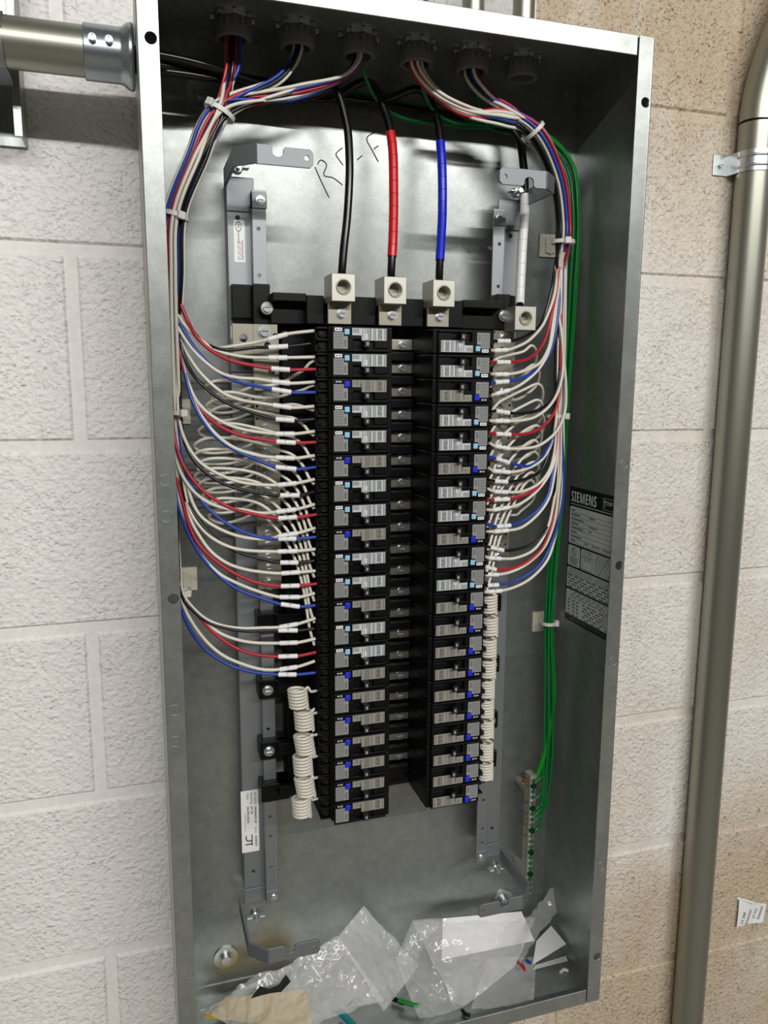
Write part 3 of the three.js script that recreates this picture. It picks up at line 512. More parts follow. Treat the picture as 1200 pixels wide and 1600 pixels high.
// ---------------------------------------------------------------- branch wires
const sleeveTex = canvasTex(1024, 512, (c, w, h) => {
  c.fillStyle = '#e9e9e8'; c.fillRect(0, 0, w, h); c.fillStyle = '#26262a'; c.font = 'bold 17px sans-serif';
  for (let n = 0; n < 32; n++) { const cx = (n % 8) * 128, cy = Math.floor(n / 8) * 128; for (let q = 0; q < 4; q++) c.fillText(String(n), cx + 54, cy + 22 + q * 32); }
});
const sleeveM = std({ map: sleeveTex, roughness: 0.4 });
const WR = 0.00178;
function sleeve(a, b, n, parent, r = 0.0026) {
  const c = new THREE.LineCurve3(V(a), V(b)), g = new THREE.TubeGeometry(c, 1, r, 12, false), uv = g.attributes.uv;
  for (let i = 0; i < uv.count; i++) uv.setXY(i, ((n % 8) + clamp(uv.getX(i), 0.01, 0.99)) / 8, 1 - (Math.floor(n / 8) + clamp(1 - uv.getY(i), 0.01, 0.99)) / 4);
  return obj('number_sleeve', [g, disc(V(a), V(a).sub(V(b)), r, 12), disc(V(b), V(b).sub(V(a)), r, 12)], sleeveM, parent);
}
// points of a hexagonal bundle, nearest first
function hexPack(n, d) { const p = []; for (let a = -6; a <= 6; a++) for (let b = -6; b <= 6; b++) p.push([d * (a + b / 2), d * b * 0.866]); p.sort((u, v) => Math.hypot(...u) - Math.hypot(...v)); return p.slice(0, n); }
const LEFT_WIRES = [
  [1, 'w', 6, [[-0.225, 1.591, -0.085], [-0.211, 1.5562, -0.0801], [-0.198, 1.5424, -0.0753], [-0.1872, 1.5399, -0.0704], [-0.1738, 1.5418, -0.0655], [-0.1501, 1.5459, -0.0606], [-0.138, 1.549, -0.0557], [-0.12, 1.5542, -0.0509], [-0.0936, 1.5577, -0.046]]],
  [1, 'k', 7, [[-0.2255, 1.5934, -0.085], [-0.2121, 1.5599, -0.0807], [-0.204, 1.5486, -0.0763], [-0.197, 1.5436, -0.072], [-0.1894, 1.5398, -0.0677], [-0.1741, 1.538, -0.0633], [-0.1505, 1.5408, -0.059], [-0.1383, 1.5408, -0.0547], [-0.1196, 1.5422, -0.0503], [-0.0976, 1.545, -0.046]]],
  [2, 'w', 7, [[-0.227, 1.5859, -0.085], [-0.2212, 1.5672, -0.0807], [-0.2113, 1.5547, -0.0763], [-0.1995, 1.5448, -0.072], [-0.1876, 1.5373, -0.0677], [-0.1692, 1.5324, -0.0633], [-0.1507, 1.5307, -0.059], [-0.1385, 1.5307, -0.0547], [-0.1205, 1.5309, -0.0503], [-0.0932, 1.5318, -0.046]]],
  [2, 'r', 8, [[-0.2276, 1.6044, -0.085], [-0.2223, 1.5857, -0.0811], [-0.2141, 1.564, -0.0772], [-0.2097, 1.5546, -0.0733], [-0.1998, 1.5421, -0.0694], [-0.1879, 1.5335, -0.0655], [-0.1746, 1.5273, -0.0616], [-0.151, 1.5224, -0.0577], [-0.1362, 1.52, -0.0538], [-0.1181, 1.5189, -0.0499], [-0.0919, 1.5197, -0.046]]],
  [3, 'w', 7, [[-0.2328, 1.5796, -0.085], [-0.2234, 1.5578, -0.0807], [-0.2119, 1.5391, -0.0763], [-0.2001, 1.5265, -0.072], [-0.185, 1.5153, -0.0677], [-0.1697, 1.5109, -0.0633], [-0.1511, 1.5097, -0.059], [-0.1357, 1.5073, -0.0547], [-0.1182, 1.5055, -0.0503], [-0.0934, 1.5069, -0.046]]],
  [3, 'b', 7, [[-0.2307, 1.5858, -0.085], [-0.2202, 1.5597, -0.0807], [-0.2087, 1.5391, -0.0763], [-0.1939, 1.5222, -0.072], [-0.1788, 1.5109, -0.0677], [-0.1635, 1.5052, -0.0633], [-0.1513, 1.5027, -0.059], [-0.1358, 1.4996, -0.0547], [-0.117, 1.4965, -0.0503], [-0.0921, 1.4966, -0.046]]],
  [4, 'w', 6, [[-0.221, 1.5487, -0.085], [-0.212, 1.5266, -0.0801], [-0.2003, 1.5107, -0.0753], [-0.1821, 1.4948, -0.0704], [-0.1636, 1.4879, -0.0655], [-0.1514, 1.486, -0.0606], [-0.1346, 1.4835, -0.0557], [-0.1171, 1.481, -0.0509], [-0.0943, 1.4824, -0.046]]],
  [4, 'k', 6, [[-0.2228, 1.5486, -0.085], [-0.2165, 1.5233, -0.0801], [-0.2097, 1.5107, -0.0753], [-0.1979, 1.498, -0.0704], [-0.1797, 1.4853, -0.0655], [-0.1548, 1.4757, -0.0606], [-0.1322, 1.4693, -0.0557], [-0.114, 1.468, -0.0509], [-0.0944, 1.4694, -0.046]]],
  [5, 'w', 6, [[-0.222, 1.536, -0.085], [-0.2142, 1.4991, -0.0801], [-0.2074, 1.4851, -0.0753], [-0.1955, 1.473, -0.0704], [-0.1771, 1.4627, -0.0655], [-0.1585, 1.4576, -0.0606], [-0.1325, 1.4543, -0.0557], [-0.1142, 1.4543, -0.0509], [-0.0938, 1.457, -0.046]]],
  [5, 'r', 7, [[-0.2233, 1.536, -0.085], [-0.2137, 1.4946, -0.0807], [-0.2063, 1.4799, -0.0763], [-0.1955, 1.4684, -0.072], [-0.1866, 1.4614, -0.0677], [-0.168, 1.453, -0.0633], [-0.1524, 1.4498, -0.059], [-0.1322, 1.4465, -0.0547], [-0.1131, 1.4452, -0.0503], [-0.0919, 1.4458, -0.046]]],
  [6, 'w', 7, [[-0.2214, 1.5373, -0.085], [-0.2154, 1.5004, -0.0807], [-0.21, 1.4825, -0.0763], [-0.2019, 1.4672, -0.072], [-0.19, 1.4524, -0.0677], [-0.1747, 1.4407, -0.0633], [-0.1527, 1.4328, -0.059], [-0.1331, 1.4301, -0.0547], [-0.1146, 1.4294, -0.0503], [-0.0941, 1.432, -0.046]]],
  [6, 'b', 7, [[-0.222, 1.536, -0.085], [-0.2171, 1.5042, -0.0807], [-0.2136, 1.4883, -0.0763], [-0.205, 1.4692, -0.072], [-0.1901, 1.4498, -0.0677], [-0.1716, 1.4367, -0.0633], [-0.1528, 1.4282, -0.059], [-0.1333, 1.4202, -0.0547], [-0.1128, 1.4181, -0.0503], [-0.0928, 1.42, -0.046]]],
  [7, 'w', 7, [[-0.227, 1.5042, -0.085], [-0.2266, 1.4689, -0.0807], [-0.2213, 1.4465, -0.0763], [-0.2096, 1.427, -0.072], [-0.1911, 1.4138, -0.0677], [-0.1724, 1.4058, -0.0633], [-0.1534, 1.4024, -0.059], [-0.1309, 1.4015, -0.0547], [-0.113, 1.4034, -0.0503], [-0.0943, 1.4074, -0.046]]],
  [7, 'k', 7, [[-0.2244, 1.5042, -0.085], [-0.2248, 1.4657, -0.0807], [-0.2214, 1.4432, -0.0763], [-0.2128, 1.4258, -0.072], [-0.1977, 1.4107, -0.0677], [-0.179, 1.4007, -0.0633], [-0.1536, 1.3937, -0.059], [-0.1291, 1.3907, -0.0547], [-0.1098, 1.3906, -0.0503], [-0.0951, 1.3947, -0.046]]],
  [8, 'w', 8, [[-0.2312, 1.4752, -0.085], [-0.2315, 1.4365, -0.0811], [-0.228, 1.4171, -0.0772], [-0.2169, 1.3974, -0.0733], [-0.2015, 1.3841, -0.0694], [-0.1827, 1.3772, -0.0655], [-0.1602, 1.3735, -0.0616], [-0.1443, 1.3721, -0.0577], [-0.1335, 1.3736, -0.0538], [-0.1141, 1.376, -0.0499], [-0.0945, 1.3812, -0.046]]],
  [8, 'r', 8, [[-0.232, 1.5042, -0.085], [-0.233, 1.4657, -0.0811], [-0.2308, 1.4433, -0.0772], [-0.2243, 1.422, -0.0733], [-0.2106, 1.401, -0.0694], [-0.1922, 1.3856, -0.0655], [-0.1733, 1.3761, -0.0616], [-0.1542, 1.3712, -0.0577], [-0.1317, 1.3667, -0.0538], [-0.1128, 1.3678, -0.0499], [-0.0926, 1.3703, -0.046]]],
  [9, 'w', 9, [[-0.2261, 1.4752, -0.085], [-0.2253, 1.433, -0.0815], [-0.2214, 1.4036, -0.0779], [-0.216, 1.382, -0.0744], [-0.2083, 1.3688, -0.0708], [-0.1928, 1.3573, -0.0673], [-0.1738, 1.3488, -0.0637], [-0.1544, 1.345, -0.0602], [-0.1382, 1.3455, -0.0566], [-0.1321, 1.3479, -0.0531], [-0.1125, 1.3509, -0.0495], [-0.0941, 1.356, -0.046]]],
  [9, 'b', 8, [[-0.2286, 1.4752, -0.085], [-0.2264, 1.4397, -0.0811], [-0.2213, 1.4103, -0.0772], [-0.2137, 1.3953, -0.0733], [-0.2017, 1.3775, -0.0694], [-0.1863, 1.364, -0.0655], [-0.1673, 1.3529, -0.0616], [-0.1481, 1.3465, -0.0577], [-0.132, 1.345, -0.0538], [-0.1138, 1.3448, -0.0499], [-0.0935, 1.3464, -0.046]]],
  [10, 'w', 8, [[-0.2255, 1.4752, -0.085], [-0.2256, 1.4265, -0.0811], [-0.2227, 1.3872, -0.0772], [-0.2178, 1.3709, -0.0733], [-0.207, 1.3549, -0.0694], [-0.1966, 1.3456, -0.0655], [-0.1809, 1.3374, -0.0616], [-0.165, 1.3339, -0.0577], [-0.1329, 1.3314, -0.0538], [-0.1133, 1.3317, -0.0499], [-0.0943, 1.3334, -0.046]]],
  [10, 'k', 8, [[-0.2268, 1.4752, -0.085], [-0.2268, 1.4265, -0.0811], [-0.2233, 1.3872, -0.0772], [-0.2145, 1.3707, -0.0733], [-0.2056, 1.3575, -0.0694], [-0.1902, 1.3419, -0.0655], [-0.1744, 1.3323, -0.0616], [-0.1552, 1.3258, -0.0577], [-0.1304, 1.3195, -0.0538], [-0.1121, 1.3192, -0.0499], [-0.0958, 1.3211, -0.046]]],
  [11, 'w', 9, [[-0.2293, 1.4752, -0.085], [-0.2282, 1.4397, -0.0815], [-0.2237, 1.3938, -0.0779], [-0.2197, 1.3674, -0.0744], [-0.2122, 1.3509, -0.0708], [-0.2, 1.3326, -0.0673], [-0.1844, 1.3201, -0.0637], [-0.1684, 1.3137, -0.0602], [-0.149, 1.3098, -0.0566], [-0.1294, 1.3079, -0.0531], [-0.1109, 1.3088, -0.0495], [-0.0945, 1.3099, -0.046]]],
  [11, 'r', 8, [[-0.2312, 1.4752, -0.085], [-0.2318, 1.4135, -0.0811], [-0.2272, 1.3873, -0.0772], [-0.2213, 1.361, -0.0733], [-0.2126, 1.3411, -0.0694], [-0.1972, 1.324, -0.0655], [-0.1783, 1.3099, -0.0616], [-0.1558, 1.299, -0.0577], [-0.1301, 1.2939, -0.0538], [-0.111, 1.2941, -0.0499], [-0.0932, 1.2959, -0.046]]],
  [12, 'w', 8, [[-0.2305, 1.4752, -0.085], [-0.2311, 1.4135, -0.0811], [-0.2271, 1.3707, -0.0772], [-0.2187, 1.344, -0.0733], [-0.2066, 1.3237, -0.0694], [-0.1911, 1.3078, -0.0655], [-0.1753, 1.2987, -0.0616], [-0.156, 1.29, -0.0577], [-0.1317, 1.2821, -0.0538], [-0.1112, 1.2816, -0.0499], [-0.0954, 1.2856, -0.046]]],
  [12, 'b', 8, [[-0.2324, 1.4753, -0.085], [-0.2335, 1.4003, -0.0811], [-0.2301, 1.3775, -0.0772], [-0.2216, 1.3509, -0.0733], [-0.2098, 1.3273, -0.0694], [-0.1912, 1.3051, -0.0655], [-0.1754, 1.2925, -0.0616], [-0.1561, 1.2837, -0.0577], [-0.1305, 1.2743, -0.0538], [-0.1113, 1.271, -0.0499], [-0.0948, 1.2722, -0.046]]],
  [13, 'w', 9, [[-0.2312, 1.4752, -0.085], [-0.2329, 1.4003, -0.0815], [-0.2319, 1.3269, -0.0779], [-0.2296, 1.2878, -0.0744], [-0.2212, 1.2743, -0.0708], [-0.2088, 1.2617, -0.0673], [-0.1928, 1.2537, -0.0637], [-0.17, 1.2492, -0.0602], [-0.1502, 1.2492, -0.0566], [-0.1324, 1.2493, -0.0531], [-0.1137, 1.2523, -0.0495], [-0.0949, 1.258, -0.046]]],
  [13, 'k', 8, [[-0.2305, 1.4752, -0.085], [-0.2322, 1.4003, -0.0811], [-0.2326, 1.3271, -0.0772], [-0.231, 1.2868, -0.0733], [-0.2214, 1.2719, -0.0694], [-0.2058, 1.2578, -0.0655], [-0.1898, 1.2513, -0.0616], [-0.1704, 1.2472, -0.0577], [-0.1337, 1.2457, -0.0538], [-0.1137, 1.245, -0.0499], [-0.0964, 1.2468, -0.046]]],
  [14, 'w', 8, [[-0.2318, 1.4753, -0.085], [-0.2335, 1.4003, -0.0811], [-0.2338, 1.3271, -0.0772], [-0.2292, 1.2839, -0.0733], [-0.2119, 1.2621, -0.0694], [-0.1962, 1.2464, -0.0655], [-0.1801, 1.2384, -0.0616], [-0.1606, 1.2335, -0.0577], [-0.1325, 1.2313, -0.0538], [-0.1139, 1.2315, -0.0499], [-0.0951, 1.2353, -0.046]]],
  [14, 'r', 8, [[-0.2324, 1.4753, -0.085], [-0.2341, 1.4004, -0.0811], [-0.2345, 1.3272, -0.0772], [-0.2293, 1.2812, -0.0733], [-0.2151, 1.2644, -0.0694], [-0.2027, 1.2484, -0.0655], [-0.1837, 1.2317, -0.0616], [-0.1608, 1.2208, -0.0577], [-0.1342, 1.2165, -0.0538], [-0.1141, 1.2165, -0.0499], [-0.0946, 1.2201, -0.046]]],
  [15, 'w', 9, [[-0.2324, 1.4753, -0.085], [-0.2341, 1.4003, -0.0815], [-0.2345, 1.327, -0.0779], [-0.2311, 1.281, -0.0744], [-0.2218, 1.2576, -0.0708], [-0.2063, 1.2342, -0.0673], [-0.1905, 1.2196, -0.0637], [-0.1709, 1.2095, -0.0602], [-0.1511, 1.2029, -0.0566], [-0.1331, 1.2022, -0.0531], [-0.115, 1.2044, -0.0495], [-0.0961, 1.2102, -0.046]]],
  [15, 'b', 9, [[-0.2337, 1.4753, -0.085], [-0.2354, 1.4003, -0.0815], [-0.2357, 1.3271, -0.0779], [-0.2331, 1.2798, -0.0744], [-0.2282, 1.2596, -0.0708], [-0.2162, 1.2365, -0.0673], [-0.2004, 1.2199, -0.0637], [-0.1811, 1.2078, -0.0602], [-0.158, 1.2001, -0.0566], [-0.1346, 1.1966, -0.0531], [-0.1158, 1.1959, -0.0495], [-0.0955, 1.1971, -0.046]]]];
const RIGHT_WIRES = [
  [1, 'k', 6, [[0.1978, 1.6435, -0.085], [0.1915, 1.6143, -0.0801], [0.1789, 1.5787, -0.0753], [0.1678, 1.5668, -0.0704], [0.155, 1.5599, -0.0655], [0.1415, 1.5551, -0.0606], [0.1282, 1.5525, -0.0557], [0.1104, 1.552, -0.0509], [0.0997, 1.5515, -0.046]]],
  [1, 'w', 6, [[0.2011, 1.6436, -0.085], [0.1951, 1.6074, -0.0801], [0.1822, 1.5781, -0.0753], [0.1727, 1.5669, -0.0704], [0.1561, 1.5536, -0.0655], [0.1418, 1.5475, -0.0606], [0.1254, 1.5428, -0.0557], [0.1076, 1.5417, -0.0509], [0.1007, 1.5421, -0.046]]],
  [2, 'r', 7, [[0.202, 1.6437, -0.085], [0.1971, 1.6075, -0.0807], [0.1907, 1.5856, -0.0763], [0.1835, 1.5637, -0.072], [0.1737, 1.5469, -0.0677], [0.1597, 1.5359, -0.0633], [0.1456, 1.5314, -0.059], [0.1285, 1.5296, -0.0547], [0.1101, 1.5293, -0.0503], [0.1004, 1.5298, -0.046]]],
  [2, 'w', 7, [[0.2028, 1.6437, -0.085], [0.1969, 1.5932, -0.0807], [0.1921, 1.5713, -0.0763], [0.1866, 1.5494, -0.072], [0.1759, 1.5327, -0.0677], [0.1641, 1.5253, -0.0633], [0.146, 1.5194, -0.059], [0.1266, 1.5164, -0.0547], [0.109, 1.5162, -0.0503], [0.1023, 1.5168, -0.046]]],
  [3, 'b', 7, [[0.2053, 1.6438, -0.085], [0.2019, 1.5934, -0.0807], [0.1966, 1.5642, -0.0763], [0.19, 1.5459, -0.072], [0.1785, 1.5298, -0.0677], [0.1604, 1.5174, -0.0633], [0.1439, 1.5116, -0.059], [0.1276, 1.5087, -0.0547], [0.1092, 1.5072, -0.0503], [0.1011, 1.5058, -0.046]]],
  [3, 'w', 7, [[0.2031, 1.6367, -0.085], [0.1981, 1.5861, -0.0807], [0.1933, 1.5642, -0.0763], [0.1868, 1.5437, -0.072], [0.1784, 1.5313, -0.0677], [0.1644, 1.5174, -0.0633], [0.1442, 1.5045, -0.059], [0.1288, 1.4989, -0.0547], [0.1104, 1.4947, -0.0503], [0.103, 1.4934, -0.046]]],
  [4, 'k', 8, [[0.2064, 1.6368, -0.085], [0.2085, 1.5648, -0.0811], [0.2055, 1.5281, -0.0772], [0.201, 1.5061, -0.0733], [0.1912, 1.4878, -0.0694], [0.1779, 1.4792, -0.0655], [0.1653, 1.475, -0.0616], [0.1471, 1.4731, -0.0577], [0.1292, 1.4741, -0.0538], [0.1108, 1.4765, -0.0499], [0.1028, 1.4753, -0.046]]],
  [4, 'w', 9, [[0.204, 1.6367, -0.085], [0.2027, 1.5863, -0.0815], [0.205, 1.5645, -0.0779], [0.2069, 1.5354, -0.0744], [0.2035, 1.5098, -0.0708], [0.1949, 1.4915, -0.0673], [0.1827, 1.4785, -0.0637], [0.1648, 1.4686, -0.0602], [0.1469, 1.4653, -0.0566], [0.1292, 1.4649, -0.0531], [0.1102, 1.4653, -0.0495], [0.1015, 1.4662, -0.046]]],
  [5, 'r', 8, [[0.2081, 1.6369, -0.085], [0.2061, 1.5792, -0.0811], [0.2052, 1.5354, -0.0772], [0.2038, 1.4988, -0.0733], [0.1968, 1.4768, -0.0694], [0.186, 1.4638, -0.0655], [0.1703, 1.4539, -0.0616], [0.1521, 1.45, -0.0577], [0.1317, 1.4498, -0.0538], [0.1116, 1.4511, -0.0499], [0.1004, 1.4529, -0.046]]],
  [5, 'w', 9, [[0.2098, 1.637, -0.085], [0.2084, 1.572, -0.0815], [0.2098, 1.5355, -0.0779], [0.2117, 1.5061, -0.0744], [0.2102, 1.4766, -0.0708], [0.2023, 1.4583, -0.0673], [0.19, 1.4461, -0.0637], [0.1703, 1.4357, -0.0602], [0.1481, 1.4335, -0.0566], [0.1303, 1.4341, -0.0531], [0.1111, 1.4376, -0.0495], [0.1023, 1.4416, -0.046]]],
  [6, 'b', 8, [[0.2073, 1.6369, -0.085], [0.2074, 1.5356, -0.0811], [0.2046, 1.4764, -0.0772], [0.1979, 1.4468, -0.0733], [0.188, 1.4308, -0.0694], [0.178, 1.4195, -0.0655], [0.1621, 1.4128, -0.0616], [0.1494, 1.4136, -0.0577], [0.1312, 1.4181, -0.0538], [0.1125, 1.424, -0.0499], [0.1012, 1.4268, -0.046]]],
  [6, 'w', 7, [[0.2048, 1.6367, -0.085], [0.2046, 1.5355, -0.0807], [0.2024, 1.4765, -0.0763], [0.1949, 1.4395, -0.072], [0.1856, 1.4251, -0.0677], [0.1728, 1.4154, -0.0633], [0.1503, 1.4083, -0.059], [0.1328, 1.4071, -0.0547], [0.11, 1.4097, -0.0503], [0.1023, 1.4139, -0.046]]],
  [7, 'k', 7, [[0.2006, 1.6365, -0.085], [0.2004, 1.5355, -0.0807], [0.1991, 1.4765, -0.0763], [0.1921, 1.4283, -0.072], [0.1797, 1.4065, -0.0677], [0.1652, 1.3999, -0.0633], [0.1467, 1.3966, -0.059], [0.13, 1.3962, -0.0547], [0.1119, 1.3981, -0.0503], [0.1035, 1.4003, -0.046]]],
  [7, 'w', 7, [[0.2023, 1.6366, -0.085], [0.203, 1.5355, -0.0807], [0.2024, 1.4765, -0.0763], [0.1995, 1.4319, -0.072], [0.1907, 1.4062, -0.0677], [0.1739, 1.3907, -0.0633], [0.1512, 1.3838, -0.059], [0.1304, 1.3844, -0.0547], [0.1123, 1.3864, -0.0503], [0.1007, 1.391, -0.046]]],
  [8, 'r', 7, [[0.204, 1.6367, -0.085], [0.2038, 1.5355, -0.0807], [0.2033, 1.4765, -0.0763], [0.2004, 1.4319, -0.072], [0.1885, 1.3987, -0.0677], [0.1724, 1.3855, -0.0633], [0.1514, 1.3786, -0.059], [0.1331, 1.3762, -0.0547], [0.1118, 1.377, -0.0503], [0.0987, 1.3781, -0.046]]],
  [8, 'w', 7, [[0.2056, 1.6368, -0.085], [0.2055, 1.5355, -0.0807], [0.205, 1.4765, -0.0763], [0.2021, 1.4318, -0.072], [0.1924, 1.4046, -0.0677], [0.1742, 1.3839, -0.0633], [0.1518, 1.3704, -0.059], [0.1334, 1.3666, -0.0547], [0.1114, 1.3653, -0.0503], [0.0998, 1.3672, -0.046]]],
  [9, 'b', 8, [[0.2073, 1.6369, -0.085], [0.2066, 1.5356, -0.0811], [0.205, 1.469, -0.0772], [0.2016, 1.4204, -0.0733], [0.1954, 1.3968, -0.0694], [0.1883, 1.3763, -0.0655], [0.1742, 1.3607, -0.0616], [0.1519, 1.3488, -0.0577], [0.1354, 1.3458, -0.0538], [0.1158, 1.3461, -0.0499], [0.1003, 1.3519, -0.046]]],
  [9, 'w', 8, [[0.2089, 1.6369, -0.085], [0.2083, 1.5356, -0.0811], [0.2058, 1.469, -0.0772], [0.2038, 1.4279, -0.0733], [0.1987, 1.4005, -0.0694], [0.1909, 1.3746, -0.0655], [0.176, 1.3569, -0.0616], [0.1522, 1.342, -0.0577], [0.1323, 1.34, -0.0538], [0.1135, 1.3403, -0.0499], [0.1006, 1.3424, -0.046]]],
  [10, 'k', 8, [[0.2015, 1.6366, -0.085], [0.204, 1.5355, -0.0811], [0.2041, 1.469, -0.0772], [0.203, 1.409, -0.0733], [0.1982, 1.3561, -0.0694], [0.19, 1.3379, -0.0655], [0.1717, 1.322, -0.0616], [0.1449, 1.316, -0.0577], [0.1274, 1.3171, -0.0538], [0.1085, 1.3227, -0.0499], [0.1019, 1.3254, -0.046]]],
  [10, 'w', 8, [[0.2031, 1.6367, -0.085], [0.2049, 1.5355, -0.0811], [0.205, 1.469, -0.0772], [0.2051, 1.4013, -0.0733], [0.1987, 1.3638, -0.0694], [0.19, 1.3372, -0.0655], [0.172, 1.3143, -0.0616], [0.1453, 1.306, -0.0577], [0.1245, 1.3075, -0.0538], [0.1073, 1.3102, -0.0499], [0.1006, 1.3137, -0.046]]],
  [11, 'r', 9, [[0.2048, 1.6367, -0.085], [0.2068, 1.5356, -0.0815], [0.2071, 1.4689, -0.0779], [0.2071, 1.4088, -0.0744], [0.2029, 1.3634, -0.0708], [0.1968, 1.3411, -0.0673], [0.1841, 1.3154, -0.0637], [0.1634, 1.3005, -0.0602], [0.1411, 1.2943, -0.0566], [0.1181, 1.2952, -0.0531], [0.1026, 1.3008, -0.0495], [0.0969, 1.3057, -0.046]]],
  [11, 'w', 9, [[0.2064, 1.6368, -0.085], [0.2085, 1.5356, -0.0815], [0.2088, 1.4689, -0.0779], [0.2093, 1.4163, -0.0744], [0.2063, 1.3825, -0.0708], [0.2, 1.3448, -0.0673], [0.1858, 1.3153, -0.0637], [0.1635, 1.2982, -0.0602], [0.1412, 1.2905, -0.0566], [0.1215, 1.2889, -0.0531], [0.1037, 1.291, -0.0495], [0.0988, 1.293, -0.046]]],
  [12, 'b', 10, [[0.2098, 1.637, -0.085], [0.2112, 1.5356, -0.0817], [0.2108, 1.4689, -0.0785], [0.2116, 1.4314, -0.0753], [0.2131, 1.3974, -0.072], [0.2103, 1.3634, -0.0687], [0.1991, 1.3259, -0.0655], [0.1815, 1.2965, -0.0623], [0.1634, 1.2853, -0.059], [0.1412, 1.2785, -0.0557], [0.1217, 1.2769, -0.0525], [0.1056, 1.2782, -0.0493], [0.0992, 1.2795, -0.046]]],
  [12, 'w', 9, [[0.2114, 1.637, -0.085], [0.2127, 1.5357, -0.0815], [0.2122, 1.4689, -0.0779], [0.2129, 1.4124, -0.0744], [0.2103, 1.3708, -0.0708], [0.2025, 1.3292, -0.0673], [0.1907, 1.2995, -0.0637], [0.1684, 1.28, -0.0602], [0.146, 1.2717, -0.0566], [0.1262, 1.2695, -0.0531], [0.1075, 1.2704, -0.0495], [0.1011, 1.2711, -0.046]]]];
function bundle(list, left) {
  const pk = hexPack(list.length, 0.0041), order = list.map((_, i) => i);
  // a wire keeps in the bundle the side on which it leaves it
  const byX = pk.slice().sort((a, b) => a[0] - b[0] || a[1] - b[1]), rank = order.slice().sort((a, b) => list[a][3][0][0] - list[b][3][0][0] || b - a), slots = [];
  for (let k = 0; k < rank.length; k += 5) { // five wires deep; the front one of each column as seen in the photograph
    const ws = rank.slice(k, k + 5), sl = byX.slice(k, k + 5).sort((a, b) => b[1] - a[1]), want = (left ? ['b', 'r', 'w', 'r', 'w', 'k'] : ['b', 'w', 'b', 'r', 'r'])[k / 5], f = ws.findIndex((w) => list[w][1] === want);
    if (f > 0) ws.unshift(ws.splice(f, 1)[0]); const g = ws.findIndex((w, q) => q > 0 && list[w][1] !== list[ws[0]][1]); if (g > 1) ws.splice(1, 0, ws.splice(g, 1)[0]);
    ws.forEach((w, q) => (slots[w] = sl[q]));
  }
  const groups = left ? [[], [], []] : [[], []];
  order.forEach((i) => groups[left ? (i % 10 < 4 ? 0 : i % 10 < 7 ? 1 : 2) : Math.floor(i / 2) % 2].push(i));
  const gpos = {}; groups.forEach((g, gi) => { if (!left) g.sort((a, b) => (a * 7) % 11 - (b * 7) % 11); const q = hexPack(g.length, 0.0037); g.forEach((i, k) => (gpos[i] = [gi, q[k]])); });
  list.forEach(([row, col, mi, pts], i) => {
    const [gi, go] = gpos[i], so = slots[i], up = [];
    const at = (x, y, z, k = 1, fx = 1) => up.push([x + so[0] * k * fx, y, z + so[1] * k]);
    if (left) {
      const bxx = [BUSH[0], BUSH[1], BUSH[2]][gi];
      up.push([bxx + go[0], BY - 0.004, BZ + go[1]], [bxx + go[0], BY - 0.024, BZ + go[1]]);
      if (gi === 1) up.push([-0.118 + go[0] * 0.9, 1.802 + so[1] * 0.5, -0.078 + go[1]]);
      if (gi === 2) up.push([-0.052 + go[0] * 0.8, 1.812, -0.082 + go[1]], [-0.105 + go[0] * 0.6, 1.789 + go[1] * 0.8, -0.077 + go[1] * 0.6]);
      if (gi === 0) up.push([-0.1655 + go[0], 1.803, -0.079 + go[1]]);
      at(-0.1785, 1.763 - so[0] * 0.5, -0.0755, 0.9, 0.85); at(-0.203, 1.716 - so[0] * 0.3, -0.0775, 1, 0.95); at(-0.2235, 1.666, -0.081);
      const f = pts[0], dy = 1.666 - f[1]; if (dy > 0.11) at(-0.2275, 1.61, -0.083);
    } else {
      const bxx = [BUSH[3], BUSH[4]][gi];
      up.push([bxx + go[0], BY - 0.004, BZ + go[1]], [bxx + go[0], BY - 0.024, BZ + go[1]]);
      if (gi === 0) up.push([0.046 + go[0] * 0.9, 1.808, -0.083 + go[1]], [0.083 + go[0] * 0.6, 1.790 + go[1] * 0.7, -0.079 + go[1] * 0.6], [0.125, 1.789 + so[1] * 0.7, -0.078 + so[0] * 0.5]);
      else up.push([0.103 + go[0], 1.812, -0.082 + go[1]], [0.132 + go[0] * 0.7, 1.797 + go[1] * 0.6, -0.079 + so[1] * 0.6]);
      up.push([0.1612 + so[0] * 0.7, 1.7795 + so[0] * 0.7, -0.078 + so[1] * 0.9]); at(0.1925, 1.734 + so[0] * 0.4, -0.0795, 0.95); at(0.2035, 1.688, -0.081); at(0.2045, 1.6655, -0.0815);
    }
    const num = left ? row * 2 - 1 : row * 2;
    const t = thing('branch_wire', `${col === 'w' ? 'white sleeved wire' : CNAME[col] + ' wire'} at the ${ORD[row - 1]} breaker below the lugs, ${left ? 'away from' : 'beside'} the green wires`, 'wire', left ? 'branch wires away from the green wires' : 'branch wires beside the green wires');
    const all = up.concat(pts);
    obj('insulation', tube(all, WR, all.length * 7, 8), col === 'w' ? (i % 4 === 1 || i % 6 === 2 ? WIRE.p : WIRE.w) : WIRE[col], t);
    sleeve(pts[mi], pts[mi + 1], num, t, 0.00255);
  });
}
bundle(LEFT_WIRES, true); bundle(RIGHT_WIRES, false);

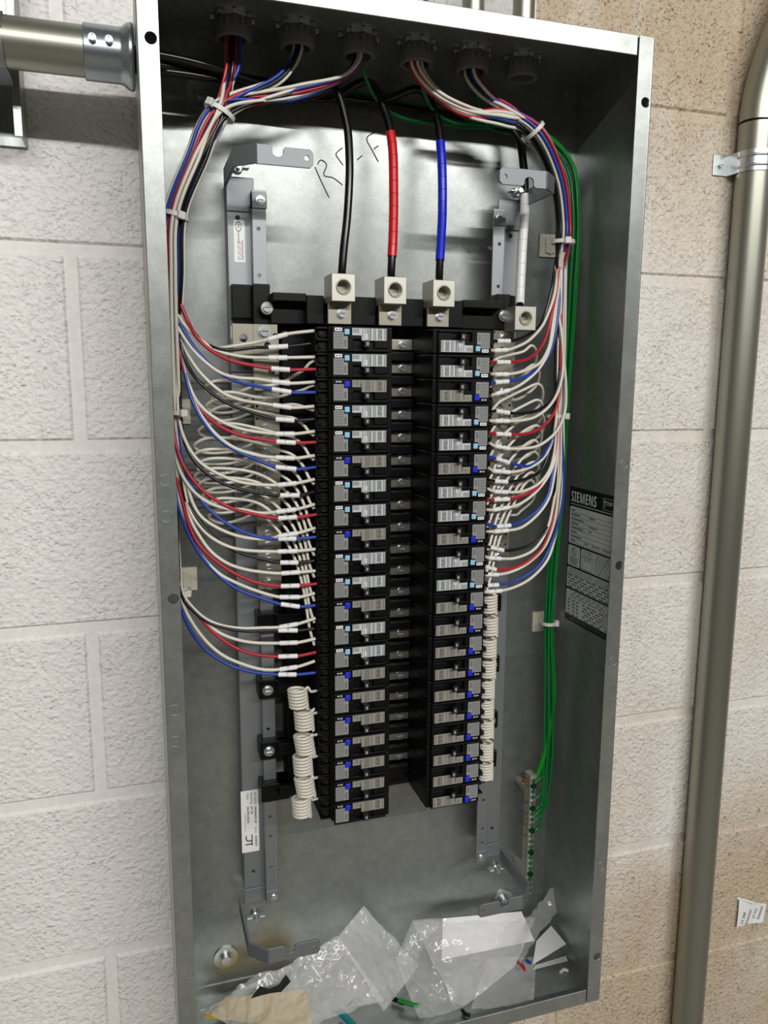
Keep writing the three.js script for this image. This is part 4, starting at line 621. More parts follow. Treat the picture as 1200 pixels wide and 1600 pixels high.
// looped pigtails from breakers to the neutral bars
const LEFT_PIGTAILS = [
  [[-0.093, 1.5287, -0.05], [-0.0972, 1.5259, -0.052], [-0.1029, 1.5187, -0.057], [-0.1122, 1.5125, -0.064], [-0.1258, 1.5052, -0.07], [-0.1459, 1.5026, -0.073], [-0.1714, 1.5077, -0.077], [-0.1911, 1.5069, -0.08], [-0.2008, 1.4997, -0.088], [-0.1898, 1.4931, -0.098], [-0.1723, 1.4937, -0.1], [-0.1557, 1.4991, -0.098], [-0.1439, 1.5058, -0.09]],
  [[-0.0932, 1.5037, -0.05], [-0.0974, 1.5024, -0.052], [-0.1031, 1.4992, -0.057], [-0.1124, 1.4964, -0.064], [-0.1261, 1.4917, -0.07], [-0.1462, 1.4909, -0.073], [-0.1717, 1.496, -0.077], [-0.1837, 1.4953, -0.08], [-0.1935, 1.488, -0.088], [-0.1822, 1.4811, -0.098], [-0.1726, 1.4817, -0.1], [-0.156, 1.487, -0.098], [-0.1442, 1.4939, -0.09]],
  [[-0.0934, 1.4783, -0.05], [-0.0977, 1.4793, -0.052], [-0.1033, 1.4817, -0.057], [-0.1126, 1.4838, -0.064], [-0.1262, 1.4826, -0.07], [-0.1463, 1.4844, -0.073], [-0.1718, 1.4895, -0.077], [-0.189, 1.4888, -0.08], [-0.1988, 1.4815, -0.088], [-0.1877, 1.4745, -0.098], [-0.1728, 1.4749, -0.1], [-0.1561, 1.4803, -0.098], [-0.1443, 1.4872, -0.09]],
  [[-0.0937, 1.4521, -0.05], [-0.0979, 1.4553, -0.052], [-0.1035, 1.4632, -0.057], [-0.1128, 1.4699, -0.064], [-0.1264, 1.4723, -0.07], [-0.1465, 1.4765, -0.073], [-0.1721, 1.4817, -0.077], [-0.186, 1.481, -0.08], [-0.1958, 1.4736, -0.088], [-0.1846, 1.4664, -0.098], [-0.173, 1.4669, -0.1], [-0.1563, 1.4722, -0.098], [-0.1445, 1.4792, -0.09]],
  [[-0.0939, 1.4269, -0.05], [-0.0982, 1.431, -0.052], [-0.1037, 1.4411, -0.057], [-0.113, 1.4497, -0.064], [-0.1267, 1.4534, -0.07], [-0.1468, 1.4587, -0.073], [-0.1725, 1.464, -0.077], [-0.1975, 1.4635, -0.08], [-0.2074, 1.4559, -0.088], [-0.1964, 1.4484, -0.098], [-0.1735, 1.4486, -0.1], [-0.1568, 1.4539, -0.098], [-0.1449, 1.461, -0.09]],
  [[-0.0941, 1.4015, -0.05], [-0.0984, 1.4068, -0.052], [-0.104, 1.4199, -0.057], [-0.1133, 1.4311, -0.064], [-0.127, 1.4368, -0.07], [-0.1471, 1.4434, -0.073], [-0.1729, 1.4489, -0.077], [-0.2025, 1.4485, -0.08], [-0.2124, 1.4408, -0.088], [-0.2015, 1.4331, -0.098], [-0.1739, 1.433, -0.1], [-0.1571, 1.4383, -0.098], [-0.1452, 1.4455, -0.09]],
  [[-0.0944, 1.3758, -0.05], [-0.0986, 1.3828, -0.052], [-0.1042, 1.4, -0.057], [-0.1135, 1.4147, -0.064], [-0.1272, 1.4229, -0.07], [-0.1474, 1.4314, -0.073], [-0.1732, 1.4369, -0.077], [-0.2048, 1.4367, -0.08], [-0.2148, 1.4289, -0.088], [-0.2038, 1.4209, -0.098], [-0.1743, 1.4206, -0.1], [-0.1574, 1.4259, -0.098], [-0.1454, 1.4332, -0.09]],
  [[-0.0946, 1.3505, -0.05], [-0.0989, 1.3595, -0.052], [-0.1044, 1.3814, -0.057], [-0.1137, 1.4003, -0.064], [-0.1274, 1.4114, -0.07], [-0.1476, 1.422, -0.073], [-0.1734, 1.4276, -0.077], [-0.2012, 1.4273, -0.08], [-0.2112, 1.4195, -0.088], [-0.2002, 1.4113, -0.098], [-0.1745, 1.411, -0.1], [-0.1576, 1.4163, -0.098], [-0.1456, 1.4237, -0.09]],
  [[-0.0948, 1.3257, -0.05], [-0.0991, 1.3364, -0.052], [-0.1046, 1.3626, -0.057], [-0.1139, 1.385, -0.064], [-0.1276, 1.3988, -0.07], [-0.1478, 1.4112, -0.073], [-0.1737, 1.4169, -0.077], [-0.2028, 1.4168, -0.08], [-0.2129, 1.4088, -0.088], [-0.2018, 1.4005, -0.098], [-0.1748, 1.4, -0.1], [-0.1579, 1.4052, -0.098], [-0.1459, 1.4127, -0.09]],
  [[-0.095, 1.302, -0.05], [-0.0993, 1.3144, -0.052], [-0.1048, 1.345, -0.057], [-0.1141, 1.371, -0.064], [-0.1278, 1.3875, -0.07], [-0.148, 1.4018, -0.073], [-0.174, 1.4075, -0.077], [-0.1992, 1.4073, -0.08], [-0.2093, 1.3993, -0.088], [-0.1981, 1.3907, -0.098], [-0.1751, 1.3903, -0.1], [-0.1581, 1.3955, -0.098], [-0.1461, 1.403, -0.09]],
  [[-0.0953, 1.276, -0.05], [-0.0996, 1.2903, -0.052], [-0.1051, 1.3254, -0.057], [-0.1143, 1.3554, -0.064], [-0.128, 1.3747, -0.07], [-0.1482, 1.3909, -0.073], [-0.1742, 1.3968, -0.077], [-0.1956, 1.3965, -0.08], [-0.2057, 1.3883, -0.088], [-0.1945, 1.3796, -0.098], [-0.1753, 1.3792, -0.1], [-0.1584, 1.3844, -0.098], [-0.1463, 1.392, -0.09]],
  [[-0.0955, 1.2519, -0.05], [-0.0998, 1.2678, -0.052], [-0.1053, 1.307, -0.057], [-0.1145, 1.3403, -0.064], [-0.1282, 1.362, -0.07], [-0.1484, 1.38, -0.073], [-0.1745, 1.3859, -0.077], [-0.192, 1.3855, -0.08], [-0.2021, 1.3773, -0.088], [-0.1908, 1.3683, -0.098], [-0.1756, 1.368, -0.1], [-0.1586, 1.3732, -0.098], [-0.1465, 1.3809, -0.09]],
  [[-0.0957, 1.2268, -0.05], [-0.1, 1.2445, -0.052], [-0.1055, 1.2879, -0.057], [-0.1147, 1.3249, -0.064], [-0.1284, 1.3493, -0.07], [-0.1487, 1.3691, -0.073], [-0.1748, 1.3751, -0.077], [-0.1897, 1.3746, -0.08], [-0.1998, 1.3662, -0.088], [-0.1884, 1.3571, -0.098], [-0.1759, 1.3568, -0.1], [-0.1589, 1.362, -0.098], [-0.1468, 1.3697, -0.09]]];
const RIGHT_PIGTAILS = [
  [[0.0986, 1.5237, -0.05], [0.1045, 1.5266, -0.053], [0.1169, 1.534, -0.06], [0.1346, 1.5381, -0.066], [0.1533, 1.5424, -0.07], [0.1648, 1.5491, -0.074], [0.177, 1.5425, -0.084], [0.1819, 1.5268, -0.098], [0.1683, 1.5148, -0.1], [0.1597, 1.5102, -0.096], [0.1476, 1.5095, -0.09]],
  [[0.0993, 1.5002, -0.05], [0.1052, 1.5034, -0.053], [0.1176, 1.5114, -0.06], [0.1354, 1.5162, -0.066], [0.1541, 1.521, -0.07], [0.1689, 1.5277, -0.074], [0.1812, 1.5207, -0.084], [0.1862, 1.5044, -0.098], [0.1725, 1.4924, -0.1], [0.1605, 1.488, -0.096], [0.1484, 1.4874, -0.09]],
  [[0.1002, 1.4696, -0.05], [0.1061, 1.4738, -0.053], [0.1185, 1.4845, -0.06], [0.1362, 1.4923, -0.066], [0.1549, 1.4994, -0.07], [0.1748, 1.506, -0.074], [0.1872, 1.4986, -0.084], [0.1922, 1.4818, -0.098], [0.1785, 1.4697, -0.1], [0.1614, 1.4655, -0.096], [0.1492, 1.4651, -0.09]],
  [[0.1009, 1.447, -0.05], [0.1068, 1.4517, -0.053], [0.1192, 1.4638, -0.06], [0.1369, 1.4731, -0.066], [0.1556, 1.4813, -0.07], [0.1755, 1.4877, -0.074], [0.188, 1.48, -0.084], [0.1931, 1.4628, -0.098], [0.1793, 1.4507, -0.1], [0.1621, 1.4466, -0.096], [0.1499, 1.4464, -0.09]],
  [[0.1017, 1.4207, -0.05], [0.1076, 1.4268, -0.053], [0.1199, 1.4424, -0.06], [0.1375, 1.4555, -0.066], [0.1562, 1.4667, -0.07], [0.1778, 1.473, -0.074], [0.1904, 1.4651, -0.084], [0.1954, 1.4475, -0.098], [0.1816, 1.4353, -0.1], [0.1627, 1.4314, -0.096], [0.1504, 1.4314, -0.09]],
  [[0.1025, 1.3941, -0.05], [0.1083, 1.4016, -0.053], [0.1206, 1.4207, -0.06], [0.1382, 1.4378, -0.066], [0.1568, 1.4521, -0.07], [0.1751, 1.4583, -0.074], [0.1876, 1.45, -0.084], [0.1927, 1.4322, -0.098], [0.1788, 1.42, -0.1], [0.1632, 1.4161, -0.096], [0.1509, 1.4163, -0.09]],
  [[0.1031, 1.3716, -0.05], [0.109, 1.3797, -0.053], [0.1212, 1.4005, -0.06], [0.1388, 1.4195, -0.066], [0.1574, 1.4351, -0.07], [0.1725, 1.4412, -0.074], [0.185, 1.4327, -0.084], [0.19, 1.4145, -0.098], [0.176, 1.4023, -0.1], [0.1639, 1.3985, -0.096], [0.1516, 1.3988, -0.09]],
  [[0.1039, 1.3452, -0.05], [0.1098, 1.3549, -0.053], [0.1219, 1.3796, -0.06], [0.1394, 1.4028, -0.066], [0.1579, 1.4218, -0.07], [0.1731, 1.4278, -0.074], [0.1856, 1.419, -0.084], [0.1906, 1.4005, -0.098], [0.1766, 1.3883, -0.1], [0.1644, 1.3845, -0.096], [0.1521, 1.385, -0.09]],
  [[0.1048, 1.317, -0.05], [0.1106, 1.3286, -0.053], [0.1226, 1.3582, -0.06], [0.14, 1.3868, -0.066], [0.1584, 1.4098, -0.07], [0.1736, 1.4158, -0.074], [0.1861, 1.4068, -0.084], [0.1911, 1.388, -0.098], [0.1771, 1.3757, -0.1], [0.1649, 1.3721, -0.096], [0.1525, 1.3726, -0.09]],
  [[0.1054, 1.2945, -0.05], [0.1112, 1.3074, -0.053], [0.1232, 1.3402, -0.06], [0.1405, 1.3722, -0.066], [0.1589, 1.3978, -0.07], [0.1707, 1.4038, -0.074], [0.1832, 1.3946, -0.084], [0.1881, 1.3756, -0.098], [0.1741, 1.3633, -0.1], [0.1653, 1.3596, -0.096], [0.1529, 1.3603, -0.09]],
  [[0.1061, 1.2719, -0.05], [0.1119, 1.2864, -0.053], [0.1237, 1.3233, -0.06], [0.141, 1.3598, -0.066], [0.1592, 1.3888, -0.07], [0.1694, 1.3948, -0.074], [0.1819, 1.3855, -0.084], [0.1868, 1.3662, -0.098], [0.1728, 1.3539, -0.1], [0.1657, 1.3502, -0.096], [0.1533, 1.351, -0.09]]];
LEFT_PIGTAILS.forEach((p, i) => solo('neutral_pigtail', tube(p, 0.00165, 80, 8), i % 3 === 1 ? WIRE.p : WIRE.w, `white looped pigtail from the ${ORD[i + 1]} breaker below the lugs, away from the green wires`, 'wire', 'looped pigtails away from the green wires'));
RIGHT_PIGTAILS.forEach((p, i) => solo('neutral_pigtail', tube(p, 0.00165, 80, 8), i % 3 === 1 ? WIRE.p : WIRE.w, `white looped pigtail from the ${ORD[i + 1]} breaker below the lugs, beside the green wires`, 'wire', 'looped pigtails beside the green wires'));

// coiled pigtails that are not landed yet
function coil(x, yTop, z, R, turns, h, tail, tx, tz) {
  const pts = [], N = turns * 14; if (tail) pts.push(...tail);
  for (let i = 0; i <= N; i++) { const a = i / 14 * Math.PI * 2 + 0.6, f = i / N; pts.push([x + Math.cos(a) * R + tx * f, yTop - f * h, z + Math.sin(a) * R + tz * f]); }
  return tube(pts, 0.00158, pts.length * 3, 8);
}
const LC = [[-0.1148, 1.1788, -0.052], [-0.1081, 1.153, -0.052], [-0.1091, 1.1248, -0.052], [-0.1101, 1.1009, -0.052], [-0.109, 1.075, -0.052], [-0.1122, 1.051, -0.052]];
LC.forEach((c, i) => { const y = ROW0 - (15 + i) * ROWP + 0.0066; solo('coiled_pigtail', coil(c[0], c[1], c[2], 0.0096, 6, 0.0222, [[-0.0935, y, -0.05], [-0.1, y + 0.0003, -0.049], [c[0] + 0.0105, c[1] + 0.0025, -0.0465]], (i % 2 ? 0.0015 : 0.0035) * (i === 0 ? 0.6 : 1), 0), WIRE.w, `tightly coiled white pigtail, ${ORD[i]} from top, away from the green wires`, 'wire', 'coils away from the green wires'); });
const RC = [[0.1104, 1.2657, -0.052], [0.1121, 1.2388, -0.052], [0.1112, 1.2126, -0.052], [0.1112, 1.1877, -0.052], [0.1103, 1.1634, -0.052], [0.1102, 1.1388, -0.052], [0.1109, 1.1131, -0.052], [0.1109, 1.0848, -0.052], [0.1117, 1.0594, -0.052]];
RC.forEach((c, i) => { const y = ROW0 - (12 + i) * ROWP - 0.0066; solo('coiled_pigtail', coil(c[0], c[1], c[2], 0.0086, 6, 0.0212, [[0.1035, y, -0.05], [c[0] - 0.004, c[1] + 0.003, -0.057]], 0.0004, 0), WIRE.w, `tightly coiled white pigtail, ${ORD[i]} from top, beside the green wires`, 'wire', 'coils beside the green wires'); });

// ---------------------------------------------------------------- feeder cables
function feeder(label, pts, r, tapeM, from, to, name) {
  const t = thing(name, label, 'cable'), c = curve(pts);
  obj('insulation', tube(c, r, 90, 14), M.blackGloss, t);
  if (tapeM) {
    const q = []; for (let i = 0; i <= 40; i++) q.push(c.getPointAt(from + (to - from) * i / 40));
    obj('tape', tube(q, r + 0.0007, 60, 14), tapeM, t);
    const cc = curve(q), L = cc.getLength(), g = []; // overlapping edges of the wrapped tape
    for (let d = 0.012; d < L - 0.004; d += 0.0135) { const o = new THREE.TorusGeometry(r + 0.0006, 0.0004, 5, 20); o.applyQuaternion(new THREE.Quaternion().setFromUnitVectors(new THREE.Vector3(0, 0, 1), cc.getTangentAt(d / L).add(new THREE.Vector3(0.12, 0, 0)).normalize())); const p = cc.getPointAt(d / L); o.translate(p.x, p.y, p.z); g.push(o); }
    obj('tape_edges', g, tapeM, t);
  }
  return t;
}
feeder('bare black feeder cable entering the first line lug', [[-0.26, 1.806, -0.066], [-0.2, 1.803, -0.07], [-0.13, 1.8, -0.098], [-0.085, 1.797, -0.104], ...[[-0.0589, 1.8039, -0.098], [-0.0482, 1.7757, -0.0927], [-0.0456, 1.7341, -0.0873], [-0.0491, 1.6822, -0.082], [-0.0548, 1.6428, -0.0767], [-0.0583, 1.6189, -0.0713], [-0.0604, 1.6092, -0.066]]], 0.0043, null, 0, 0, 'feeder_cable');
feeder('black feeder cable wrapped in red tape above the middle lug', [[-0.26, 1.793, -0.074], [-0.2, 1.795, -0.08], [-0.1, 1.801, -0.118], [-0.06, 1.802, -0.122], ...[[-0.0185, 1.8204, -0.112], [-0.003, 1.7931, -0.1043], [0.0034, 1.7597, -0.0967], [0.0034, 1.7066, -0.089], [0.0005, 1.6595, -0.0813], [-0.0038, 1.6203, -0.0737], [-0.0062, 1.6083, -0.066]]], 0.0043, M.redTape, 0.655, 0.93, 'feeder_cable');
feeder('black feeder cable wrapped in blue tape above the third lug', [[-0.26, 1.81, -0.082], [-0.2, 1.806, -0.09], [-0.1, 1.812, -0.128], [0.0, 1.81, -0.132], ...[[0.0413, 1.8213, -0.118], [0.0571, 1.7955, -0.1093], [0.0611, 1.7563, -0.1007], [0.0604, 1.6915, -0.092], [0.0555, 1.6497, -0.0833], [0.0512, 1.6182, -0.0747], [0.048, 1.6071, -0.066]]], 0.0043, M.blueTape, 0.695, 0.935, 'feeder_cable');
feeder('black feeder cable wrapped in white tape above the neutral lug', [[-0.26, 1.795, -0.062], [-0.2, 1.8, -0.085], [-0.1, 1.806, -0.132], [0.0, 1.808, -0.137], [0.1, 1.804, -0.136], ...[[0.1441, 1.8016, -0.128], [0.1615, 1.7852, -0.1197], [0.1667, 1.7511, -0.1113], [0.1656, 1.7076, -0.103], [0.16, 1.657, -0.0947], [0.1547, 1.5994, -0.0863], [0.1509, 1.5873, -0.078]]], 0.0046, M.whiteTape, 0.79, 0.985, 'feeder_cable');

// ---------------------------------------------------------------- green grounds and ground bar
const gb = thing('ground_bar', 'ground bar with green screws on the cabinet back', 'ground bar');
const GX = 0.2065, GZ = -0.104, GT = 1.001, GB = 0.83;
{
  const gs = rectShape(-GZ, GB, -GZ + 0.015, GT); for (let k = 0; k < 21; k++) hole(gs, -GZ + 0.0075, GT - 0.0095 - k * 0.0079, 0.0025);
  const gg = ext(gs, 0.0078, 0.0003, -0.0039); gg.rotateY(Math.PI / 2); gg.translate(GX, 0, 0); obj('bar', gg, M.alu, gb);
  for (const y of [GT - 0.03, GB + 0.022]) obj('standoff', bx(GX - 0.0035, GX + 0.0035, y, y + 0.008, ZB, GZ - 0.015, 0.0004), M.alu, gb);
  for (let k = 0; k < 21; k++) {
    const y = GT - 0.006 - k * 0.0079, big = k % 4 === 1;
    obj('ground_screw', cyl([GX, y, GZ], [GX, y, GZ + (big ? 0.0035 : 0.0025)], big ? 0.0042 : 0.0033, 12, big ? 0.0036 : 0.0028), k === 4 || k === 10 ? M.zinc : big ? M.greenScrew : M.greenPale, gb);
  }
}
const GEND = [1, 4, 6, 7, 8, 10].map((k) => GT - 0.0095 - k * 0.0079);
for (let i = 0; i < 7; i++) {
  const thick = i === 6, r = thick ? 0.0034 : 0.0018, o = hexPack(7, 0.0052)[i], ye = thick ? GT - 0.0095 : GEND[i];
  const src = [2, 2, 3, 3, 4, 4, 2][i], p = [];
  if (thick) p.push([-0.26, 1.802, -0.088], [-0.2, 1.806, -0.11], [-0.1, 1.818, -0.139], [0.0, 1.815, -0.1405], [0.1, 1.806, -0.139]);
  else { p.push([BUSH[src] + 0.004 * (i % 2 ? 1 : -1) + 0.006, BY - 0.003, BZ - 0.006], [BUSH[src] + 0.006, BY - 0.024, BZ - 0.007], [BUSH[src] + 0.022, 1.806 - i * 0.001, -0.104]); if (src < 4) p.push([BUSH[src] + 0.055, 1.792, -0.122 + o[1]]); if (src < 3) p.push([0.06, 1.791, -0.129 + o[1]]); p.push([0.135, 1.797 + o[0], -0.127 + o[1]]); }
  p.push([0.19, 1.79 + o[0] * 0.6, -0.122 + o[1]], [0.226 + o[0], 1.757 + o[0], -0.118 + o[1]], [0.236 + o[0] * 1.1, 1.705, -0.115 + o[1]], [0.235 + o[0] * 1.2, 1.62, -0.113 + o[1]], [0.232 + o[0], 1.5, -0.112 + o[1]], [0.2285 + o[0], 1.36, -0.111 + o[1]], [0.2235 + o[0], 1.28, -0.11 + o[1]], [0.2225 + o[0] * 0.75, 1.197, -0.11 + o[1]], [0.2285 + o[0] * 1.2, 1.1, -0.11 + o[1]]);
  if (thick) p.push([0.228, 1.04, -0.111], [0.222, 1.012, -0.1115], [0.2125, ye + 0.001, -0.1115], [GX - 0.001, ye, -0.1115]);
  else p.push([0.2315 + o[0] * 1.3, 1.02 + (ye - 0.96) * 0.25, -0.1105 + o[1] * 0.6], [0.2295 + o[0], ye + 0.026, -0.111], [0.2225, ye + 0.009, -0.1115], [0.2125, ye + 0.002, -0.1115], [GX - 0.002, ye, -0.1115]);
  const w = thing('ground_wire', thick ? 'thick bright green ground wire at the top of the ground bar' : `thin green ground wire, ${ORD[i]} below the thick one on the ground bar`, 'wire', thick ? undefined : 'thin green ground wires');
  obj('insulation', tube(p, r, 160, 8), thick ? WIRE.g2 : WIRE.g, w);
  obj('bare_end', cyl([GX - 0.0043, ye, -0.1115], [GX - (thick ? 0.011 : 0.007), ye, -0.1115], r * 0.62, 8), M.copper, w);
}

// ---------------------------------------------------------------- cable ties and adhesive mounts
function tie(center, axis, rx, ry, headAng, label, side) {
  const t = thing('cable_tie', label, 'cable tie', 'white nylon cable ties'), s = new THREE.Shape(); s.absellipse(0, 0, rx + 0.0012, ry + 0.0012, 0, Math.PI * 2); const h = new THREE.Path(); h.absellipse(0, 0, rx, ry, 0, Math.PI * 2, true); s.holes.push(h);
  const band = new THREE.ExtrudeGeometry(s, { depth: 0.0042, bevelEnabled: false, curveSegments: 18 }); band.translate(0, 0, -0.0021);
  const head = bx(-0.0036, 0.0036, -0.0032, 0.0026, -0.0036, 0.0036, 0.0008); head.translate(0, 0.0, 0); head.rotateZ(headAng - Math.PI / 2); head.translate(Math.cos(headAng) * (rx + 0.002), Math.sin(headAng) * (ry + 0.002), 0);
  const q = new THREE.Quaternion(), z = V(axis).normalize(), x = new THREE.Vector3(1, 0, 0).addScaledVector(z, -z.x).normalize(), y = new THREE.Vector3().crossVectors(z, x); q.setFromRotationMatrix(new THREE.Matrix4().makeBasis(x, y, z));
  for (const g of [band, head]) { g.applyQuaternion(q); g.translate(center[0], center[1], center[2]); }
  obj('band', band, M.nylon, t); obj('head', head, M.nylon, t); return t;
}
tie([-0.1785, 1.7635, -0.0755], [0.45, 0.89, 0], 0.0145, 0.012, -2.3, 'white cable tie cinching three wire groups below the bushings, with tilted head');
tie([-0.2235, 1.666, -0.081], [0.25, 0.97, 0], 0.0125, 0.012, -1.2, 'white cable tie around the wire bundle beside the rail listing sticker');
tie([-0.2265, 1.4754, -0.083], [0.02, 1, 0], 0.0085, 0.0095, -1.2, 'white cable tie on the mount beside the looped pigtails');
tie([-0.2275, 1.2865, -0.0865], [-0.1, 1, 0], 0.0065, 0.007, -1.3, 'white cable tie on the mount above the wires numbered 29');
tie([0.1612, 1.7795, -0.078], [0.72, -0.7, 0], 0.0115, 0.0115, -2.2, 'white cable tie on the red, white and blue bundle below the empty bushing');
tie([0.2045, 1.6655, -0.0815], [0, 1, 0], 0.0125, 0.0115, -1.7, 'white cable tie holding the bundle beside the white taped cable');
tie([0.2065, 1.4686, -0.0835], [0, 1, 0], 0.0115, 0.0095, -0.6, 'white cable tie around the lower bundle in front of the green wires');
tie([0.2228, 1.205, -0.11], [0, 1, 0], 0.0085, 0.0085, -0.5, 'white cable tie around the green ground wires');
function mount(c, n, label) {
  const t = thing('tie_mount', label, 'mount', 'adhesive tie mounts'); const b = bx(-0.0135, 0.0135, -0.0135, 0.0135, 0, 0.0032, 0.0008), s = bx(-0.0065, 0.0065, -0.009, 0.009, 0.0028, 0.0058, 0.001), q = bx(-0.0022, 0.0022, -0.010, 0.010, 0.005, 0.0066, 0.0005);
  const gs = [b, s, q]; for (const g of gs) { if (n) g.rotateY(n); g.translate(...c); } obj('base', [gs[0]], M.mount, t); obj('saddle', [gs[1], gs[2]], M.mount, t);
}
mount([-0.2285, 1.66, ZB], 0, 'cream adhesive mount behind the bundle near the rail listing sticker');
mount([-0.2245, 1.474, ZB], 0, 'cream adhesive mount behind the bundle beside the looped pigtails');
mount([-0.2235, 1.286, ZB], 0, 'cream adhesive mount above the wires numbered 29');
mount([0.2215, 1.672, ZB], 0, 'cream adhesive mount behind the bundle beside the white taped cable');
mount([0.232, 1.196, ZB], 0, 'cream adhesive mount behind the green ground wires');

// ---------------------------------------------------------------- litter in the bottom of the cabinet
function sheet(c4, nu, nv, amp, freq, sd, lift = 0) { // crumpled sheet over four corners, in order around
  const [A, B, C, D] = c4.map(V), n = B.clone().sub(A).cross(D.clone().sub(A)).normalize(), P = [], U = [], I = [];
  for (let j = 0; j <= nv; j++) for (let i = 0; i <= nu; i++) {
    const u = i / nu, v = j / nv, p = A.clone().lerp(B, u).lerp(D.clone().lerp(C, u), v);
    let d = 0, f = freq, a = 1; for (let o = 0; o < 4; o++) { d += a * (1 - 2 * Math.abs(noise.noise(p.x * f + sd, p.y * f + sd * 2.1, p.z * f * 0.7 + sd))); f *= 2.1; a *= 0.5; }
    p.addScaledVector(n, (d - 0.8) * amp + lift * Math.sin(u * Math.PI) * Math.sin(v * Math.PI)); p.y = Math.max(p.y, YB + TH + 0.0015); p.z = Math.max(p.z, ZB + TH + 0.001);
    P.push(p.x, p.y, p.z); U.push(u, 1 - v);
  }
  for (let j = 0; j < nv; j++) for (let i = 0; i < nu; i++) { const a = j * (nu + 1) + i; I.push(a, a + nu + 1, a + 1, a + 1, a + nu + 1, a + nu + 2); }
  const g = new THREE.BufferGeometry(); g.setAttribute('position', new THREE.Float32BufferAttribute(P, 3)); g.setAttribute('uv', new THREE.Float32BufferAttribute(U, 2)); g.setIndex(I); g.computeVertexNormals(); return g;
}
{
  const FY = YB + TH;
  // left bag: reaches from the front corner up to a peak against the back
  const b1 = thing('plastic_bag', 'crumpled clear plastic bag peaking against the back panel, brown paper inside', 'bag');
  const q1 = [[-0.2282, 0.762, -0.1122], [-0.0571, 0.8275, -0.105], [-0.0141, 0.7743, -0.05], [-0.158, 0.7845, -0.02]];
  const q2 = [[-0.0571, 0.8257, -0.105], [-0.0154, 0.839, -0.135], [0.0551, 0.7512, -0.115], [-0.0204, 0.7757, -0.03]];
  obj('front_film', [sheet(q1, 90, 70, 0.0062, 24, 1.3, 0.012), sheet(q2, 60, 60, 0.0055, 24, 4.1, 0.01)], M.film, b1);
  obj('back_film', [sheet(q1, 80, 60, 0.0055, 24, 8.3, -0.004), sheet(q2, 50, 50, 0.0045, 22, 9.1, -0.004)], M.film, b1);
  obj('brown_paper', sheet([[-0.223, 0.757, -0.1042], [-0.1949, 0.757, -0.1265], [-0.0968, 0.757, -0.1123], [-0.1019, 0.757, -0.0453]], 20, 16, 0.0016, 20, 2.2), M.kraft, b1);
  const b2 = thing('plastic_bag', 'clear plastic bag draped over white paper under the tabbed bracket', 'bag');
  const r1 = [[0.0516, 0.8051, -0.132], [0.2286, 0.7804, -0.12], [0.1672, 0.7673, -0.06], [0.0762, 0.7439, -0.035]], r2 = [[0.2111, 0.7765, -0.12], [0.2495, 0.8228, -0.12], [0.258, 0.7973, -0.112], [0.1673, 0.7654, -0.06]], r3 = [[0.0516, 0.8051, -0.132], [0.0762, 0.7439, -0.035], [0.024, 0.7534, -0.03], [0.0171, 0.7796, -0.1]];
  obj('front_film', [sheet(r1, 80, 80, 0.0058, 25, 6.4, 0.012), sheet(r2, 50, 60, 0.005, 30, 3.4, 0.006), sheet(r3, 60, 50, 0.0055, 25, 7.7, 0.006)], M.film, b2);
  obj('back_film', [sheet(r1, 60, 60, 0.0045, 22, 12.4, -0.002)], M.film, b2);
  const b3 = thing('plastic_bag', 'small flat clear bag lying on the cabinet floor by the printed card', 'bag');
  obj('film', [sheet([[0.1431, 0.752, -0.0965], [0.2099, 0.752, -0.0833], [0.1687, 0.752, -0.0136], [0.0905, 0.752, -0.0273]], 30, 26, 0.003, 30, 5.4, 0.006)], M.film, b3);
  solo('white_paper', sheet([[0.0928, 0.8017, -0.128], [0.2088, 0.7883, -0.126], [0.2157, 0.761, -0.1], [0.0805, 0.7643, -0.1]], 20, 14, 0.0006, 12, 4.4), M.paper, 'white paper sheet standing against the back panel under plastic', 'paper');
  solo('folded_paper', sheet([[0.246, 0.7703, -0.1096], [0.2497, 0.7671, -0.075], [0.1971, 0.7531, -0.07], [0.2186, 0.7603, -0.1]], 12, 12, 0.0004, 12, 1.4), M.paper, 'folded white paper corner propped against the cabinet side', 'paper');
  const card = canvasTex(256, 64, (c, w, h) => { c.fillStyle = '#e6e6e4'; c.fillRect(0, 0, w, h); c.fillStyle = '#555'; for (let y = 10; y < 56; y += 14) for (let x = 12; x < 240; x += 9) if ((x + y) % 4) c.fillRect(x, y, 6, 6); });
  solo('printed_card', sheet([[0.2048, 0.7475, -0.0735], [0.2506, 0.7475, -0.0765], [0.2482, 0.7475, -0.0674], [0.1956, 0.7475, -0.0668]], 6, 4, 0, 10, 1), std({ map: card, roughness: 0.8, side: THREE.DoubleSide }), 'small white printed card flat on the cabinet floor', 'card');
  // scraps
  const bow = poly([[-0.024, -0.004], [-0.012, 0.006], [-0.002, 0.001], [0.01, 0.003], [0.02, 0.012], [0.024, 0.004], [0.012, -0.004], [0, -0.003], [-0.012, -0.003]]);
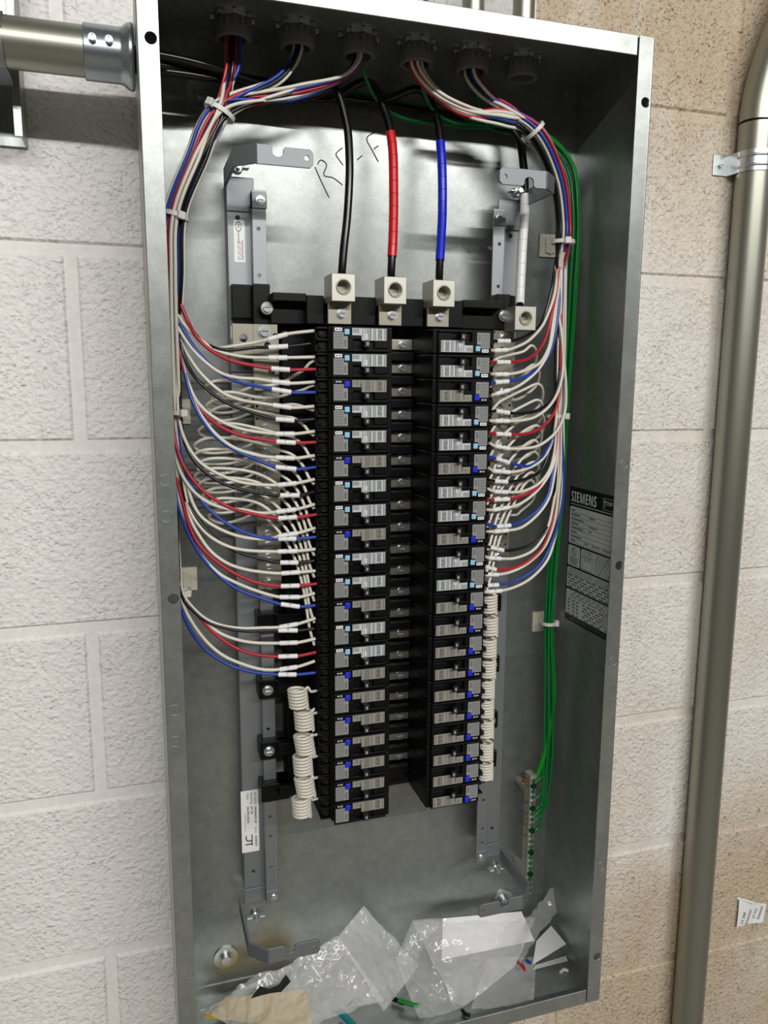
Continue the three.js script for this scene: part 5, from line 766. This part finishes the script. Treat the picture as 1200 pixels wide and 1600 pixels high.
  const bg = ext(bow, 0.0014, 0.0003); bg.rotateX(-0.9); bg.translate(...[-0.1461, 0.7962, -0.078]); solo('tape_scrap', bg, M.blackMatte, 'torn black tape scrap on the brown paper bag', 'scrap');
  const tube2 = (a, b, r, m, n, l, c) => solo(n, merge([cyl(a, b, r, 14), cyl(b, [b[0] + (b[0] - a[0]) * 0.1, b[1], b[2] + (b[2] - a[2]) * 0.1], r * 0.8, 12)]), m, l, c);
  tube2([-0.0655, 0.756, -0.0668], [-0.0548, 0.756, -0.0415], 0.004, std({ color: 0x0f7f86, roughness: 0.4 }), 'marker_cap', 'teal plastic cap on the cabinet floor between the bags', 'cap');
  tube2([0.0028, 0.752, -0.0713], [0.0142, 0.752, -0.0604], 0.0028, M.blackMatte, 'wire_scrap', 'short black wire end lying beside green scrap', 'scrap');
  solo('green_scrap', tube([[0.0076, 0.757, -0.0607], [0.0168, 0.757, -0.0537], [0.0278, 0.756, -0.0472], [0.0333, 0.756, -0.0487]], 0.0026, 30, 8), std({ color: 0x0a7a2c, roughness: 0.35 }), 'short green wire offcut under the plastic bag', 'scrap');
  solo('black_scrap', tube([[0.0802, 0.75, -0.0308], [0.0819, 0.75, -0.0231], [0.0867, 0.75, -0.0206]], 0.0022, 16, 8), M.blackMatte, 'tiny black offcut near the front flange', 'scrap');
  solo('white_scrap', tube([[0.2282, 0.749, -0.0513], [0.2345, 0.749, -0.0541], [0.239, 0.749, -0.0504]], 0.0022, 16, 8), WIRE.w, 'tiny white curved offcut on the cabinet floor', 'scrap');
  solo('red_scrap', tube([[0.1777, 0.758, -0.0745], [0.1802, 0.758, -0.0666], [0.1797, 0.758, -0.0585]], 0.0022, 16, 8), WIRE.r, 'tiny red wire offcut inside the small flat bag', 'scrap');
  solo('blue_scrap', tube([[0.1898, 0.758, -0.0744], [0.1927, 0.758, -0.0675]], 0.0022, 12, 8), WIRE.b, 'tiny blue wire offcut inside the small flat bag', 'scrap');
}
renderer.render(scene, camera);
